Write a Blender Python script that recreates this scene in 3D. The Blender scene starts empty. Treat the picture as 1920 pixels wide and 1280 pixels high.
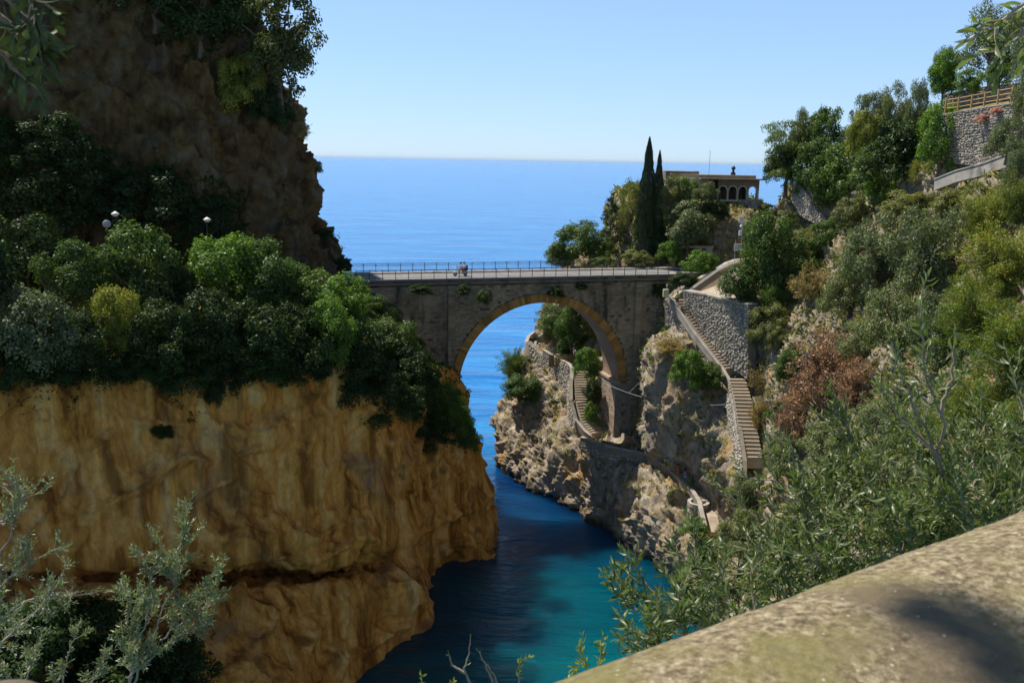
import bpy, bmesh, math, random, time
import numpy as np
from mathutils import Vector, Matrix
from mathutils.bvhtree import BVHTree
T0 = time.time()
rng = np.random.default_rng(7); random.seed(7)
scn = bpy.context.scene
COL = scn.collection
PI = math.pi

# ------------------------------------------------------------------ camera
FPX = 1650.0; ROLL = math.radians(1.01); PITCH = math.atan(340.5 / FPX)
Fv = np.array([0, math.cos(PITCH), -math.sin(PITCH)]); U0 = np.array([0, math.sin(PITCH), math.cos(PITCH)]); R0 = np.array([1., 0, 0])
Rv = math.cos(ROLL) * R0 + math.sin(ROLL) * U0; Uv = -math.sin(ROLL) * R0 + math.cos(ROLL) * U0
CAM = np.array([0, 0, 44.0])
cd = bpy.data.cameras.new('camera'); cam = bpy.data.objects.new('camera', cd); COL.objects.link(cam)
cam.matrix_world = Matrix(((Rv[0], Uv[0], -Fv[0], 0), (Rv[1], Uv[1], -Fv[1], 0), (Rv[2], Uv[2], -Fv[2], 44), (0, 0, 0, 1)))
cd.sensor_width = 36; cd.lens = FPX / 1920 * 36; cd.clip_start = 0.05; cd.clip_end = 120000
cd.dof.use_dof = True; cd.dof.focus_distance = 60; cd.dof.aperture_fstop = 10.0
scn.camera = cam

def ray(px, py): return Fv + (px - 960) / FPX * Rv + (640 - py) / FPX * Uv
def A(px, py, Y):                       # point at depth Y seen at a photo pixel
    d = ray(px, py); return CAM + d * (Y / d[1])
def Z(px, py, z):                       # point at height z seen at a photo pixel
    d = ray(px, py); return CAM + d * ((z - 44) / d[2])
def W(x, y, z): return np.array([x, y, z], float)
def proj(P):
    v = np.asarray(P, float) - CAM; w = v @ Fv
    return 960 + FPX * (v @ Rv) / w, 640 - FPX * (v @ Uv) / w, w

# ------------------------------------------------------------------ light
SUN_BACK = Vector((-1.12, 0.78, 2.35)).normalized()      # towards the sun
SUN_EL = math.asin(SUN_BACK.z); SUN_AZ = math.atan2(SUN_BACK.x, SUN_BACK.y)
world = bpy.data.worlds.new('World'); scn.world = world; world.use_nodes = True
wn = world.node_tree.nodes; wl = world.node_tree.links
bg = wn['Background']; sky = wn.new('ShaderNodeTexSky'); sky.sky_type = 'NISHITA'; sky.sun_disc = False
sky.sun_elevation = SUN_EL; sky.sun_rotation = SUN_AZ; sky.altitude = 40; sky.air_density = 1.0; sky.dust_density = 0.0; sky.ozone_density = 1.6
gam = wn.new('ShaderNodeGamma'); gam.inputs[1].default_value = 0.5; wl.new(sky.outputs[0], gam.inputs[0])
tint = wn.new('ShaderNodeMix'); tint.data_type = 'RGBA'; tint.blend_type = 'MULTIPLY'; tint.inputs[0].default_value = 1; tint.inputs[7].default_value = (1.85, 2.48, 3.5, 1)
wl.new(gam.outputs[0], tint.inputs[6])
wtc = wn.new('ShaderNodeTexCoord'); wsx = wn.new('ShaderNodeSeparateXYZ'); wl.new(wtc.outputs['Generated'], wsx.inputs[0])
wmr = wn.new('ShaderNodeMapRange'); wmr.interpolation_type = 'SMOOTHSTEP'; wmr.inputs[1].default_value = 0.15; wmr.inputs[2].default_value = 1.0; wmr.inputs[3].default_value = 1.0; wmr.inputs[4].default_value = 0.15; wl.new(wsx.outputs[2], wmr.inputs[0])
deep = wn.new('ShaderNodeVectorMath'); deep.operation = 'SCALE'; wl.new(tint.outputs[2], deep.inputs[0]); wl.new(wmr.outputs[0], deep.inputs['Scale']); wl.new(deep.outputs[0], bg.inputs[0]); bg.inputs[1].default_value = 0.10
sd = bpy.data.lights.new('sun', 'SUN'); sun = bpy.data.objects.new('sun', sd); COL.objects.link(sun)
sd.energy = 5.0; sd.angle = math.radians(0.53); sd.color = (1, 0.95, 0.87)
sun.rotation_euler = SUN_BACK.to_track_quat('Z', 'Y').to_euler(); sun.location = (-40, 60, 140)
scn.view_settings.view_transform = 'Standard'; scn.view_settings.look = 'None'; scn.view_settings.gamma = 1
scn.view_settings.exposure = 0.25; scn.view_settings.use_curve_mapping = False
scn.cycles.max_bounces = 6; scn.cycles.diffuse_bounces = 3; scn.cycles.transparent_max_bounces = 8
scn.cycles.caustics_reflective = False; scn.cycles.caustics_refractive = False

# ------------------------------------------------------------------ noise
def _h(i, j, k, s):
    n = (i.astype(np.uint32) * np.uint32(374761393) + j.astype(np.uint32) * np.uint32(668265263) + k.astype(np.uint32) * np.uint32(2246822519) + np.uint32(s * 3266489917 & 0xffffffff))
    n = (n ^ (n >> np.uint32(13))) * np.uint32(1274126177); n = n ^ (n >> np.uint32(16))
    return n.astype(np.float64) / 4294967295.0
def vnoise(P, s=0):
    P = np.asarray(P, float); I = np.floor(P).astype(np.int64); f = P - I; u = f * f * f * (f * (f * 6 - 15) + 10)
    r = 0
    for a in (0, 1):
        wa = u[..., 0] if a else 1 - u[..., 0]
        for b in (0, 1):
            wb = u[..., 1] if b else 1 - u[..., 1]
            for c in (0, 1):
                wc = u[..., 2] if c else 1 - u[..., 2]
                r = r + wa * wb * wc * _h(I[..., 0] + a, I[..., 1] + b, I[..., 2] + c, s)
    return r * 2 - 1
def fbm(P, o=4, s=0, g=0.5):
    r = 0; a = 1; t = 0; P = np.asarray(P, float)
    for k in range(o): r = r + a * vnoise(P * 2.03 ** k + 17.3 * k, s + k); t += a; a *= g
    return r / t
def ridged(P, o=4, s=0, g=0.55):
    r = 0; a = 1; t = 0
    for k in range(o): r = r + a * (1 - 2 * np.abs(vnoise(P * 2.07 ** k + 9.1 * k, s + k))); t += a; a *= g
    return r / t
def worley(P, s=0):
    I = np.floor(P).astype(np.int64); d1 = np.full(P.shape[:-1], 9.); d2 = d1.copy(); idv = np.zeros(P.shape[:-1])
    for a in (-1, 0, 1):
        for b in (-1, 0, 1):
            for c in (-1, 0, 1):
                i, j, k = I[..., 0] + a, I[..., 1] + b, I[..., 2] + c
                q = np.stack([i + _h(i, j, k, s), j + _h(i, j, k, s + 1), k + _h(i, j, k, s + 2)], -1)
                d = np.sqrt(((q - P) ** 2).sum(-1)); m = d < d1
                d2 = np.where(m, d1, np.minimum(d2, d)); idv = np.where(m, _h(i, j, k, s + 3), idv); d1 = np.where(m, d, d1)
    return d1, d2, idv

# ------------------------------------------------------------------ materials
def nodes(m): m.use_nodes = True; return m.node_tree.nodes, m.node_tree.links
def ramp(n, stops):
    r = n.new('ShaderNodeValToRGB'); e = r.color_ramp.elements
    while len(e) < len(stops): e.new(0.5)
    for i, (p, c) in enumerate(stops): e[i].position = p; e[i].color = (*c, 1)
    return r
def noise_node(n, l, vec, scale, detail=5, rough=0.55, mapscale=None, dist=0):
    t = n.new('ShaderNodeTexNoise'); t.inputs['Scale'].default_value = scale; t.inputs['Detail'].default_value = detail
    t.inputs['Roughness'].default_value = rough; t.inputs['Distortion'].default_value = dist
    if mapscale:
        mp = n.new('ShaderNodeMapping'); mp.inputs['Scale'].default_value = mapscale; l.new(vec, mp.inputs[0]); l.new(mp.outputs[0], t.inputs[0])
    else: l.new(vec, t.inputs[0])
    return t
def mix(n, l, fac, a, b, mode='MIX'):
    x = n.new('ShaderNodeMix'); x.data_type = 'RGBA'; x.blend_type = mode
    for inp, v in ((x.inputs[0], fac), (x.inputs[6], a), (x.inputs[7], b)):
        if hasattr(v, 'is_output'): l.new(v, inp)
        else: inp.default_value = v if not isinstance(v, tuple) else (*v, 1)
    return x.outputs[2]
def pm(name, stops, scale=1.0, rough=0.85, bump=0.3, bscale=6, bdist=0.05, stretch=None, second=None, metal=0, spec=0.3, rnd=0.0):
    """procedural surface: noise ramp, optional second patchy colour (colour, scale, threshold), bump"""
    m = bpy.data.materials.new(name); n, l = nodes(m); b = n['Principled BSDF']
    tc = n.new('ShaderNodeTexCoord'); v = tc.outputs['Object']
    t = noise_node(n, l, v, scale, 6, 0.6, stretch); r = ramp(n, stops); l.new(t.outputs[0], r.inputs[0]); c = r.outputs[0]
    if second:
        t2 = noise_node(n, l, v, second[1] * (2.2 if stretch else 1), 5, 0.6, (1, 1, .22) if stretch else None); r2 = ramp(n, [(second[2], (0, 0, 0)), (second[2] + 0.12, (1, 1, 1))]); l.new(t2.outputs[0], r2.inputs[0])
        c = mix(n, l, r2.outputs[0], c, second[0])
    if rnd:
        oi = n.new('ShaderNodeObjectInfo'); gi = n.new('ShaderNodeNewGeometry')
        ad = n.new('ShaderNodeMath'); ad.operation = 'ADD'; l.new(oi.outputs['Random'], ad.inputs[0]); l.new(gi.outputs['Random Per Island'], ad.inputs[1])
        fr = n.new('ShaderNodeMath'); fr.operation = 'FRACT'; l.new(ad.outputs[0], fr.inputs[0])
        rr = ramp(n, [(0, (1 - rnd,) * 3), (1, (1 + rnd, 1 + rnd * .9, 1 + rnd * .8))]); l.new(fr.outputs[0], rr.inputs[0])
        c = mix(n, l, 1.0, c, rr.outputs[0], 'MULTIPLY')
    l.new(c, b.inputs['Base Color']); b.inputs['Roughness'].default_value = rough; b.inputs['Metallic'].default_value = metal
    b.inputs['Specular IOR Level'].default_value = spec
    if bump:
        t3 = noise_node(n, l, v, bscale, 6, 0.65); bp = n.new('ShaderNodeBump'); bp.inputs['Strength'].default_value = bump; bp.inputs['Distance'].default_value = bdist
        l.new(t3.outputs[0], bp.inputs['Height']); l.new(bp.outputs[0], b.inputs['Normal'])
    return m
def leafmat(name, ca, cb, cc=None, trans=0.4, gloss=0.025, grough=0.45, back=None):
    m = bpy.data.materials.new(name); n, l = nodes(m); n.remove(n['Principled BSDF']); out = n['Material Output']
    gi = n.new('ShaderNodeNewGeometry'); oi = n.new('ShaderNodeObjectInfo')
    st = [(0, ca), (0.6, cb)] + ([(0.93, cb), (1.0, cc)] if cc else [(1.0, cb)])
    r = ramp(n, st); l.new(gi.outputs['Random Per Island'], r.inputs[0])
    tc = n.new('ShaderNodeTexCoord'); t = noise_node(n, l, tc.outputs['Object'], 3.2, 3)
    r2 = ramp(n, [(0.3, (0.66, 0.70, 0.72)), (0.7, (1.3, 1.25, 1.05))]); l.new(t.outputs[0], r2.inputs[0])
    c = mix(n, l, 1.0, r.outputs[0], r2.outputs[0], 'MULTIPLY')
    r3 = ramp(n, [(0, (0.82, 0.86, 0.9)), (1, (1.2, 1.14, 1.0))]); l.new(oi.outputs['Random'], r3.inputs[0])
    c = mix(n, l, 1.0, c, r3.outputs[0], 'MULTIPLY')
    if back: c = mix(n, l, gi.outputs['Backfacing'], c, back)
    d = n.new('ShaderNodeBsdfDiffuse'); l.new(c, d.inputs[0])
    tr = n.new('ShaderNodeBsdfTranslucent'); ct = mix(n, l, 1.0, c, (1.25, 1.35, 0.55), 'MULTIPLY'); l.new(ct, tr.inputs[0])
    m1 = n.new('ShaderNodeMixShader'); m1.inputs[0].default_value = trans; l.new(d.outputs[0], m1.inputs[1]); l.new(tr.outputs[0], m1.inputs[2])
    g = n.new('ShaderNodeBsdfGlossy'); g.inputs['Roughness'].default_value = grough
    m2 = n.new('ShaderNodeMixShader'); m2.inputs[0].default_value = gloss; l.new(m1.outputs[0], m2.inputs[1]); l.new(g.outputs[0], m2.inputs[2])
    l.new(m2.outputs[0], out.inputs[0]); return m

M = {}
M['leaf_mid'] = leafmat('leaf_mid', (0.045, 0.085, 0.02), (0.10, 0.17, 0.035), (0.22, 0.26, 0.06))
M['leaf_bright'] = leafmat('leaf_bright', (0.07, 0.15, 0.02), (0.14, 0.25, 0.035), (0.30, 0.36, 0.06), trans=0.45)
M['leaf_dark'] = leafmat('leaf_dark', (0.016, 0.036, 0.010), (0.042, 0.075, 0.018), None, trans=0.3, gloss=0.02)  # dark foliage, also the shade colour of bushes below the sunlit tops
M['leaf_olive'] = leafmat('leaf_olive', (0.10, 0.125, 0.05), (0.19, 0.22, 0.10), (0.33, 0.36, 0.22), trans=0.3, gloss=0.03)
M['leaf_pine'] = leafmat('leaf_pine', (0.06, 0.11, 0.02), (0.16, 0.21, 0.035), None, trans=0.35)
M['leaf_cypress'] = leafmat('leaf_cypress', (0.018, 0.035, 0.016), (0.045, 0.07, 0.025), None, trans=0.15)
M['leaf_dry'] = leafmat('leaf_dry', (0.24, 0.13, 0.10), (0.38, 0.23, 0.18), (0.46, 0.32, 0.24), trans=0.3)
M['leaf_straw'] = leafmat('leaf_straw', (0.25, 0.19, 0.09), (0.42, 0.33, 0.16), (0.42, 0.22, 0.06), trans=0.3)
M['leaf_scrub'] = leafmat('leaf_scrub', (0.10, 0.13, 0.04), (0.22, 0.23, 0.08), (0.38, 0.31, 0.14), trans=0.3)
M['leaf_scrub2'] = leafmat('leaf_scrub2', (0.05, 0.07, 0.02), (0.11, 0.125, 0.035), (0.2, 0.15, 0.06), trans=0.3)
M['leaf_yellow'] = leafmat('leaf_yellow', (0.13, 0.17, 0.025), (0.26, 0.28, 0.05), (0.5, 0.26, 0.05), trans=0.45)
M['leaf_feather'] = leafmat('leaf_feather', (0.085, 0.13, 0.02), (0.17, 0.225, 0.035), (0.50, 0.20, 0.04), trans=0.45)
M['olive_near'] = leafmat('olive_near', (0.065, 0.10, 0.02), (0.14, 0.18, 0.045), (0.30, 0.33, 0.14), trans=0.35, gloss=0.045, grough=0.4, back=(0.20, 0.24, 0.10))
M['olive_far'] = leafmat('olive_far', (0.12, 0.15, 0.06), (0.22, 0.25, 0.12), (0.36, 0.38, 0.22), trans=0.3, gloss=0.05, grough=0.4, back=(0.26, 0.28, 0.17))
M['petal'] = leafmat('petal', (0.50, 0.22, 0.26), (0.62, 0.35, 0.38), None)
M['agave'] = leafmat('agave', (0.17, 0.24, 0.19), (0.30, 0.36, 0.30), None, trans=0.05)
M['bark'] = pm('bark', [(0.3, (0.10, 0.075, 0.05)), (0.7, (0.24, 0.19, 0.14))], 3, 0.9, 0.5, 14)
M['bark_pale'] = pm('bark_pale', [(0.3, (0.28, 0.21, 0.15)), (0.7, (0.46, 0.38, 0.29))], 12, 0.9, 0.4, 50, 0.01)
M['concrete'] = pm('concrete', [(0.25, (0.27, 0.24, 0.20)), (0.55, (0.42, 0.38, 0.32)), (0.8, (0.52, 0.48, 0.42))], 0.9, 0.9, 0.3, 5, second=((0.18, 0.16, 0.13), 0.5, 0.56))
M['plaster_brown'] = pm('plaster_brown', [(0.3, (0.24, 0.17, 0.10)), (0.7, (0.36, 0.27, 0.17))], 0.4, 0.9, 0.2, 5)
M['mortar'] = pm('mortar', [(0.3, (0.17, 0.145, 0.11)), (0.7, (0.31, 0.265, 0.205))], 1.5, 0.95, 0.4, 7)
M['rubble'] = pm('rubble', [(0.25, (0.25, 0.225, 0.185)), (0.6, (0.42, 0.38, 0.315)), (0.8, (0.53, 0.485, 0.41))], 1.2, 0.9, 0.4, 8, rnd=0.3)
M['masonry'] = pm('masonry', [(0.25, (0.15, 0.115, 0.07)), (0.5, (0.30, 0.235, 0.15)), (0.8, (0.44, 0.34, 0.21))], 0.35, 0.92, 0.4, 6, second=((0.065, 0.058, 0.038), 0.28, 0.54), rnd=0.25, stretch=(1, 1, 0.45))
M['bridge_core'] = pm('bridge_core', [(0.3, (0.075, 0.065, 0.05)), (0.6, (0.15, 0.13, 0.10))], 0.5, 0.95, 0.4, 5, second=((0.035, 0.04, 0.03), 0.25, 0.55), stretch=(1, 1, .6))
M['pier_block'] = pm('pier_block', [(0.25, (0.27, 0.20, 0.14)), (0.7, (0.46, 0.35, 0.25))], 1.2, 0.9, 0.5, 9, rnd=0.25)
M['voussoir'] = pm('voussoir', [(0.25, (0.26, 0.13, 0.035)), (0.55, (0.42, 0.22, 0.06)), (0.8, (0.50, 0.30, 0.11))], 0.5, 0.9, 0.5, 7, rnd=0.4)
M['soffit'] = pm('soffit', [(0.25, (0.20, 0.14, 0.09)), (0.5, (0.34, 0.24, 0.15)), (0.75, (0.45, 0.37, 0.28))], 0.35, 0.9, 0.4, 5)
M['asphalt'] = pm('asphalt', [(0.3, (0.20, 0.19, 0.18)), (0.7, (0.30, 0.285, 0.275))], 0.6, 0.9, 0.2, 20, 0.01)
M['iron'] = pm('iron', [(0.3, (0.03, 0.03, 0.03)), (0.7, (0.06, 0.05, 0.045))], 5, 0.6, 0, metal=0.3)
M['step'] = pm('step', [(0.3, (0.34, 0.27, 0.19)), (0.7, (0.50, 0.41, 0.30))], 1.2, 0.9, 0.3, 7, rnd=0.15)
M['roof'] = pm('roof', [(0.3, (0.20, 0.15, 0.10)), (0.7, (0.33, 0.26, 0.18))], 0.8, 0.9, 0.3, 6)
M['villa_wall'] = pm('villa_wall', [(0.3, (0.17, 0.125, 0.08)), (0.7, (0.28, 0.21, 0.14))], 0.8, 0.9, 0.3, 6)
M['trim'] = pm('trim', [(0.3, (0.45, 0.38, 0.26)), (0.7, (0.58, 0.50, 0.37))], 2, 0.85, 0.2, 9)
M['wood'] = pm('wood', [(0.3, (0.32, 0.19, 0.07)), (0.7, (0.50, 0.33, 0.14))], 3, 0.8, 0.2, 12)
M['white'] = pm('white', [(0.3, (0.72, 0.72, 0.70)), (0.7, (0.82, 0.82, 0.80))], 2, 0.5, 0)
M['grey'] = pm('grey', [(0.3, (0.30, 0.31, 0.32)), (0.7, (0.42, 0.43, 0.44))], 2, 0.5, 0)
M['dark'] = pm('dark', [(0.3, (0.02, 0.02, 0.022)), (0.7, (0.035, 0.035, 0.04))], 2, 0.5, 0)
M['print'] = pm('print', [(0.42, (0.75, 0.75, 0.73)), (0.5, (0.2, 0.2, 0.2)), (0.62, (0.6, 0.6, 0.6))], 5, 0.6, 0)
M['pale_yellow'] = pm('pale_yellow', [(0.3, (0.50, 0.45, 0.25)), (0.7, (0.62, 0.56, 0.34))], 2, 0.7, 0.1)
M['skin'] = pm('skin', [(0.3, (0.42, 0.24, 0.16)), (0.7, (0.50, 0.30, 0.20))], 4, 0.6, 0)
M['hair'] = pm('hair', [(0.3, (0.02, 0.014, 0.01)), (0.7, (0.05, 0.03, 0.02))], 9, 0.6, 0)
M['cloth_white'] = pm('cloth_white', [(0.3, (0.68, 0.68, 0.70)), (0.7, (0.8, 0.8, 0.8))], 4, 0.9, 0)
M['cloth_blue'] = pm('cloth_blue', [(0.3, (0.42, 0.52, 0.68)), (0.7, (0.55, 0.65, 0.78))], 4, 0.9, 0)
M['cloth_orange'] = pm('cloth_orange', [(0.3, (0.62, 0.12, 0.03)), (0.7, (0.75, 0.20, 0.05))], 4, 0.9, 0)
M['cloth_neon'] = pm('cloth_neon', [(0.3, (0.45, 0.62, 0.05)), (0.7, (0.55, 0.72, 0.10))], 4, 0.9, 0)
M['cloth_dark'] = pm('cloth_dark', [(0.3, (0.02, 0.02, 0.03)), (0.7, (0.05, 0.05, 0.06))], 4, 0.9, 0)
M['cloth_red'] = pm('cloth_red', [(0.3, (0.30, 0.06, 0.04)), (0.7, (0.38, 0.09, 0.06))], 4, 0.9, 0)
M['soil'] = pm('soil', [(0.3, (0.10, 0.08, 0.05)), (0.7, (0.24, 0.19, 0.12))], 1.2, 0.95, 0.5, 5)

def rock_ochre(name='rock_ochre', k_=(1, 1, 1)):
    m = bpy.data.materials.new(name); n, l = nodes(m); b = n['Principled BSDF']
    v = n.new('ShaderNodeTexCoord').outputs['Object']
    t1 = noise_node(n, l, v, 1.0, 7, 0.62, (0.62, 0.62, 0.045) if k_[0] == 1 else (.5, .5, .35), 0.25); r1 = ramp(n, [(0.36, (0.26, 0.10, 0.018)), (0.44, (0.56, 0.245, 0.045)), (0.54, (0.78, 0.385, 0.09)), (0.68, (0.86, 0.55, 0.22))]); l.new(t1.outputs[0], r1.inputs[0])
    t2 = noise_node(n, l, v, 0.16, 5, 0.6, None, 0.6); r2 = ramp(n, [(0.54, (0, 0, 0)), (0.66, (0.6, 0.6, 0.6))]); l.new(t2.outputs[0], r2.inputs[0])
    c = mix(n, l, r2.outputs[0], r1.outputs[0], (0.34, 0.22, 0.13))
    t3 = noise_node(n, l, v, 2.0, 8, 0.7, (1, 1, 0.5)); r3 = ramp(n, [(0.3, (0.66, 0.64, 0.62)), (0.65, (1.15, 1.12, 1.05))]); l.new(t3.outputs[0], r3.inputs[0])
    c = mix(n, l, 1.0, c, r3.outputs[0], 'MULTIPLY')
    t4 = noise_node(n, l, v, 1.0, 3, 0.5, (0.75, 0.75, 0.026), 0.1); r4 = ramp(n, [(0.50, (0, 0, 0)), (0.64, (.9, .9, .9))] if k_[0] == 1 else [(0.0, (0, 0, 0)), (1.0, (.2, .2, .2))]); l.new(t4.outputs[0], r4.inputs[0])
    t5 = noise_node(n, l, v, 0.22, 3); r5 = ramp(n, [(0.47, (0, 0, 0)), (0.53, (.9, .9, .9))]); l.new(t5.outputs[0], r5.inputs[0])
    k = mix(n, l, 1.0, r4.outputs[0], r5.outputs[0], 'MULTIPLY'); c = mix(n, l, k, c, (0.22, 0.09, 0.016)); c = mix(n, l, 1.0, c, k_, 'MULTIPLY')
    l.new(c, b.inputs['Base Color']); b.inputs['Roughness'].default_value = 0.9; b.inputs['Specular IOR Level'].default_value = 0.2
    t6 = noise_node(n, l, v, 1.6, 9, 0.7, (1, 1, 0.6)); bp = n.new('ShaderNodeBump'); bp.inputs['Strength'].default_value = 0.7; bp.inputs['Distance'].default_value = 0.25
    l.new(t6.outputs[0], bp.inputs['Height']); l.new(bp.outputs[0], b.inputs['Normal']); return m
def rock_grey(name, green=0.5, ochre=0.5):
    m = bpy.data.materials.new(name); n, l = nodes(m); b = n['Principled BSDF']
    v = n.new('ShaderNodeTexCoord').outputs['Object']
    t1 = noise_node(n, l, v, 0.8, 8, 0.65, (1, 1, 0.5), 0.8); r1 = ramp(n, [(0.30, (0.12, 0.105, 0.09)), (0.45, (0.27, 0.245, 0.215)), (0.58, (0.42, 0.39, 0.345)), (0.75, (0.55, 0.52, 0.47))]); l.new(t1.outputs[0], r1.inputs[0])
    t2 = noise_node(n, l, v, 0.35, 5, 0.6, (1, 1, 0.35)); r2 = ramp(n, [(ochre, (0, 0, 0)), (ochre + 0.1, (0.8, 0.8, 0.8))]); l.new(t2.outputs[0], r2.inputs[0])
    c = mix(n, l, r2.outputs[0], r1.outputs[0], (0.40, 0.25, 0.11))
    t3 = noise_node(n, l, v, 0.9, 6, 0.7); r3 = ramp(n, [(green, (0, 0, 0)), (green + 0.07, (1, 1, 1))]); l.new(t3.outputs[0], r3.inputs[0])
    gi = n.new('ShaderNodeNewGeometry'); sx = n.new('ShaderNodeSeparateXYZ'); l.new(gi.outputs['Normal'], sx.inputs[0])
    r4 = ramp(n, [(0.12, (0, 0, 0)), (0.45, (1, 1, 1))]); l.new(sx.outputs[2], r4.inputs[0])
    k = mix(n, l, 1.0, r3.outputs[0], r4.outputs[0], 'MULTIPLY'); t7 = noise_node(n, l, v, 2.5, 3); r7 = ramp(n, [(0.4, (0.13, 0.14, 0.05)), (0.6, (0.34, 0.28, 0.13))]); l.new(t7.outputs[0], r7.inputs[0])
    c = mix(n, l, k, c, r7.outputs[0])
    sp = n.new('ShaderNodeSeparateXYZ'); l.new(v, sp.inputs[0]); t8 = noise_node(n, l, v, 0.7, 3)
    ad = n.new('ShaderNodeMath'); ad.operation = 'ADD'; l.new(sp.outputs[2], ad.inputs[0]); l.new(t8.outputs[0], ad.inputs[1])
    r8 = ramp(n, [(0.0, (0.16, 0.14, 0.12)), (1.0, (1, 1, 1))]); mr = n.new('ShaderNodeMapRange'); mr.inputs[1].default_value = 0.7; mr.inputs[2].default_value = 2.0; l.new(ad.outputs[0], mr.inputs[0]); l.new(mr.outputs[0], r8.inputs[0])
    c = mix(n, l, 1.0, c, r8.outputs[0], 'MULTIPLY')                    # wet tide band
    c = mix(n, l, 1.0, c, (1.12, 1.0, 0.86), 'MULTIPLY'); l.new(c, b.inputs['Base Color']); b.inputs['Roughness'].default_value = 0.92; b.inputs['Specular IOR Level'].default_value = 0.2
    t6 = noise_node(n, l, v, 1.3, 10, 0.72, (1, 1, 0.6)); bp = n.new('ShaderNodeBump'); bp.inputs['Strength'].default_value = 0.9; bp.inputs['Distance'].default_value = 0.5
    l.new(t6.outputs[0], bp.inputs['Height']); l.new(bp.outputs[0], b.inputs['Normal']); return m
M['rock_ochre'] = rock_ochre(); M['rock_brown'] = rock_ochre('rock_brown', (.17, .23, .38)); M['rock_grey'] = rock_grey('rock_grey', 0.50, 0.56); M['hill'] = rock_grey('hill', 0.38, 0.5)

def watermat():
    m = bpy.data.materials.new('water'); n, l = nodes(m); b = n['Principled BSDF']
    v = n.new('ShaderNodeTexCoord').outputs['Object']; s = n.new('ShaderNodeSeparateXYZ'); l.new(v, s.inputs[0])
    t = noise_node(n, l, v, 0.05, 4); ad = n.new('ShaderNodeMath'); ad.operation = 'MULTIPLY_ADD'; l.new(t.outputs[0], ad.inputs[0]); ad.inputs[1].default_value = 30; l.new(s.outputs[1], ad.inputs[2])
    mr = n.new('ShaderNodeMapRange'); mr.inputs[1].default_value = 80; mr.inputs[2].default_value = 150; l.new(ad.outputs[0], mr.inputs[0])
    r = ramp(n, [(0, (0.0, 0.10, 0.12)), (0.3, (0.0, 0.07, 0.11)), (0.7, (0.003, 0.04, 0.16)), (1.0, (0.006, 0.20, 0.52))]); l.new(mr.outputs[0], r.inputs[0])
    l.new(r.outputs[0], b.inputs['Base Color']); b.inputs['Roughness'].default_value = 0.16; b.inputs['Subsurface Weight'].default_value = 1.0; b.inputs['Subsurface Scale'].default_value = 45.0; b.inputs['Subsurface Radius'].default_value = (.4, 1.0, 1.0); b.inputs['IOR'].default_value = 1.33
    t1 = noise_node(n, l, v, 1.3, 5, 0.6, (0.5, 1.0, 1.0), 0.4); t2 = noise_node(n, l, v, 0.14, 4, 0.55, (0.4, 1.0, 1.0), 0.3)
    b1 = n.new('ShaderNodeBump'); b1.inputs['Strength'].default_value = 0.55; b1.inputs['Distance'].default_value = 0.35; l.new(t1.outputs[0], b1.inputs['Height'])
    b2 = n.new('ShaderNodeBump'); b2.inputs['Strength'].default_value = 0.5; b2.inputs['Distance'].default_value = 1.2; l.new(t2.outputs[0], b2.inputs['Height']); l.new(b1.outputs[0], b2.inputs['Normal'])
    t3_ = noise_node(n, l, v, 0.035, 6, 0.62, (0.35, 1.0, 1.0), 0.2); b3 = n.new('ShaderNodeBump'); b3.inputs['Strength'].default_value = 0.7; b3.inputs['Distance'].default_value = 4.0; l.new(t3_.outputs[0], b3.inputs['Height']); l.new(b2.outputs[0], b3.inputs['Normal'])
    t9 = noise_node(n, l, v, 0.11, 8, 0.72, (0.22, 1.0, 1.0), 0.2); r9 = ramp(n, [(0.40, (0.62, 0.70, 0.80)), (0.55, (1.0, 1.0, 1.0)), (0.66, (1.5, 1.3, 1.12))]); l.new(t9.outputs[0], r9.inputs[0]); l.new(mix(n, l, 1.0, r.outputs[0], r9.outputs[0], 'MULTIPLY'), b.inputs['Base Color'])  # light and dark sides of the ripples painted into the water colour
    l.new(b3.outputs[0], b.inputs['Normal']); return m
M['water'] = watermat()

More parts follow.
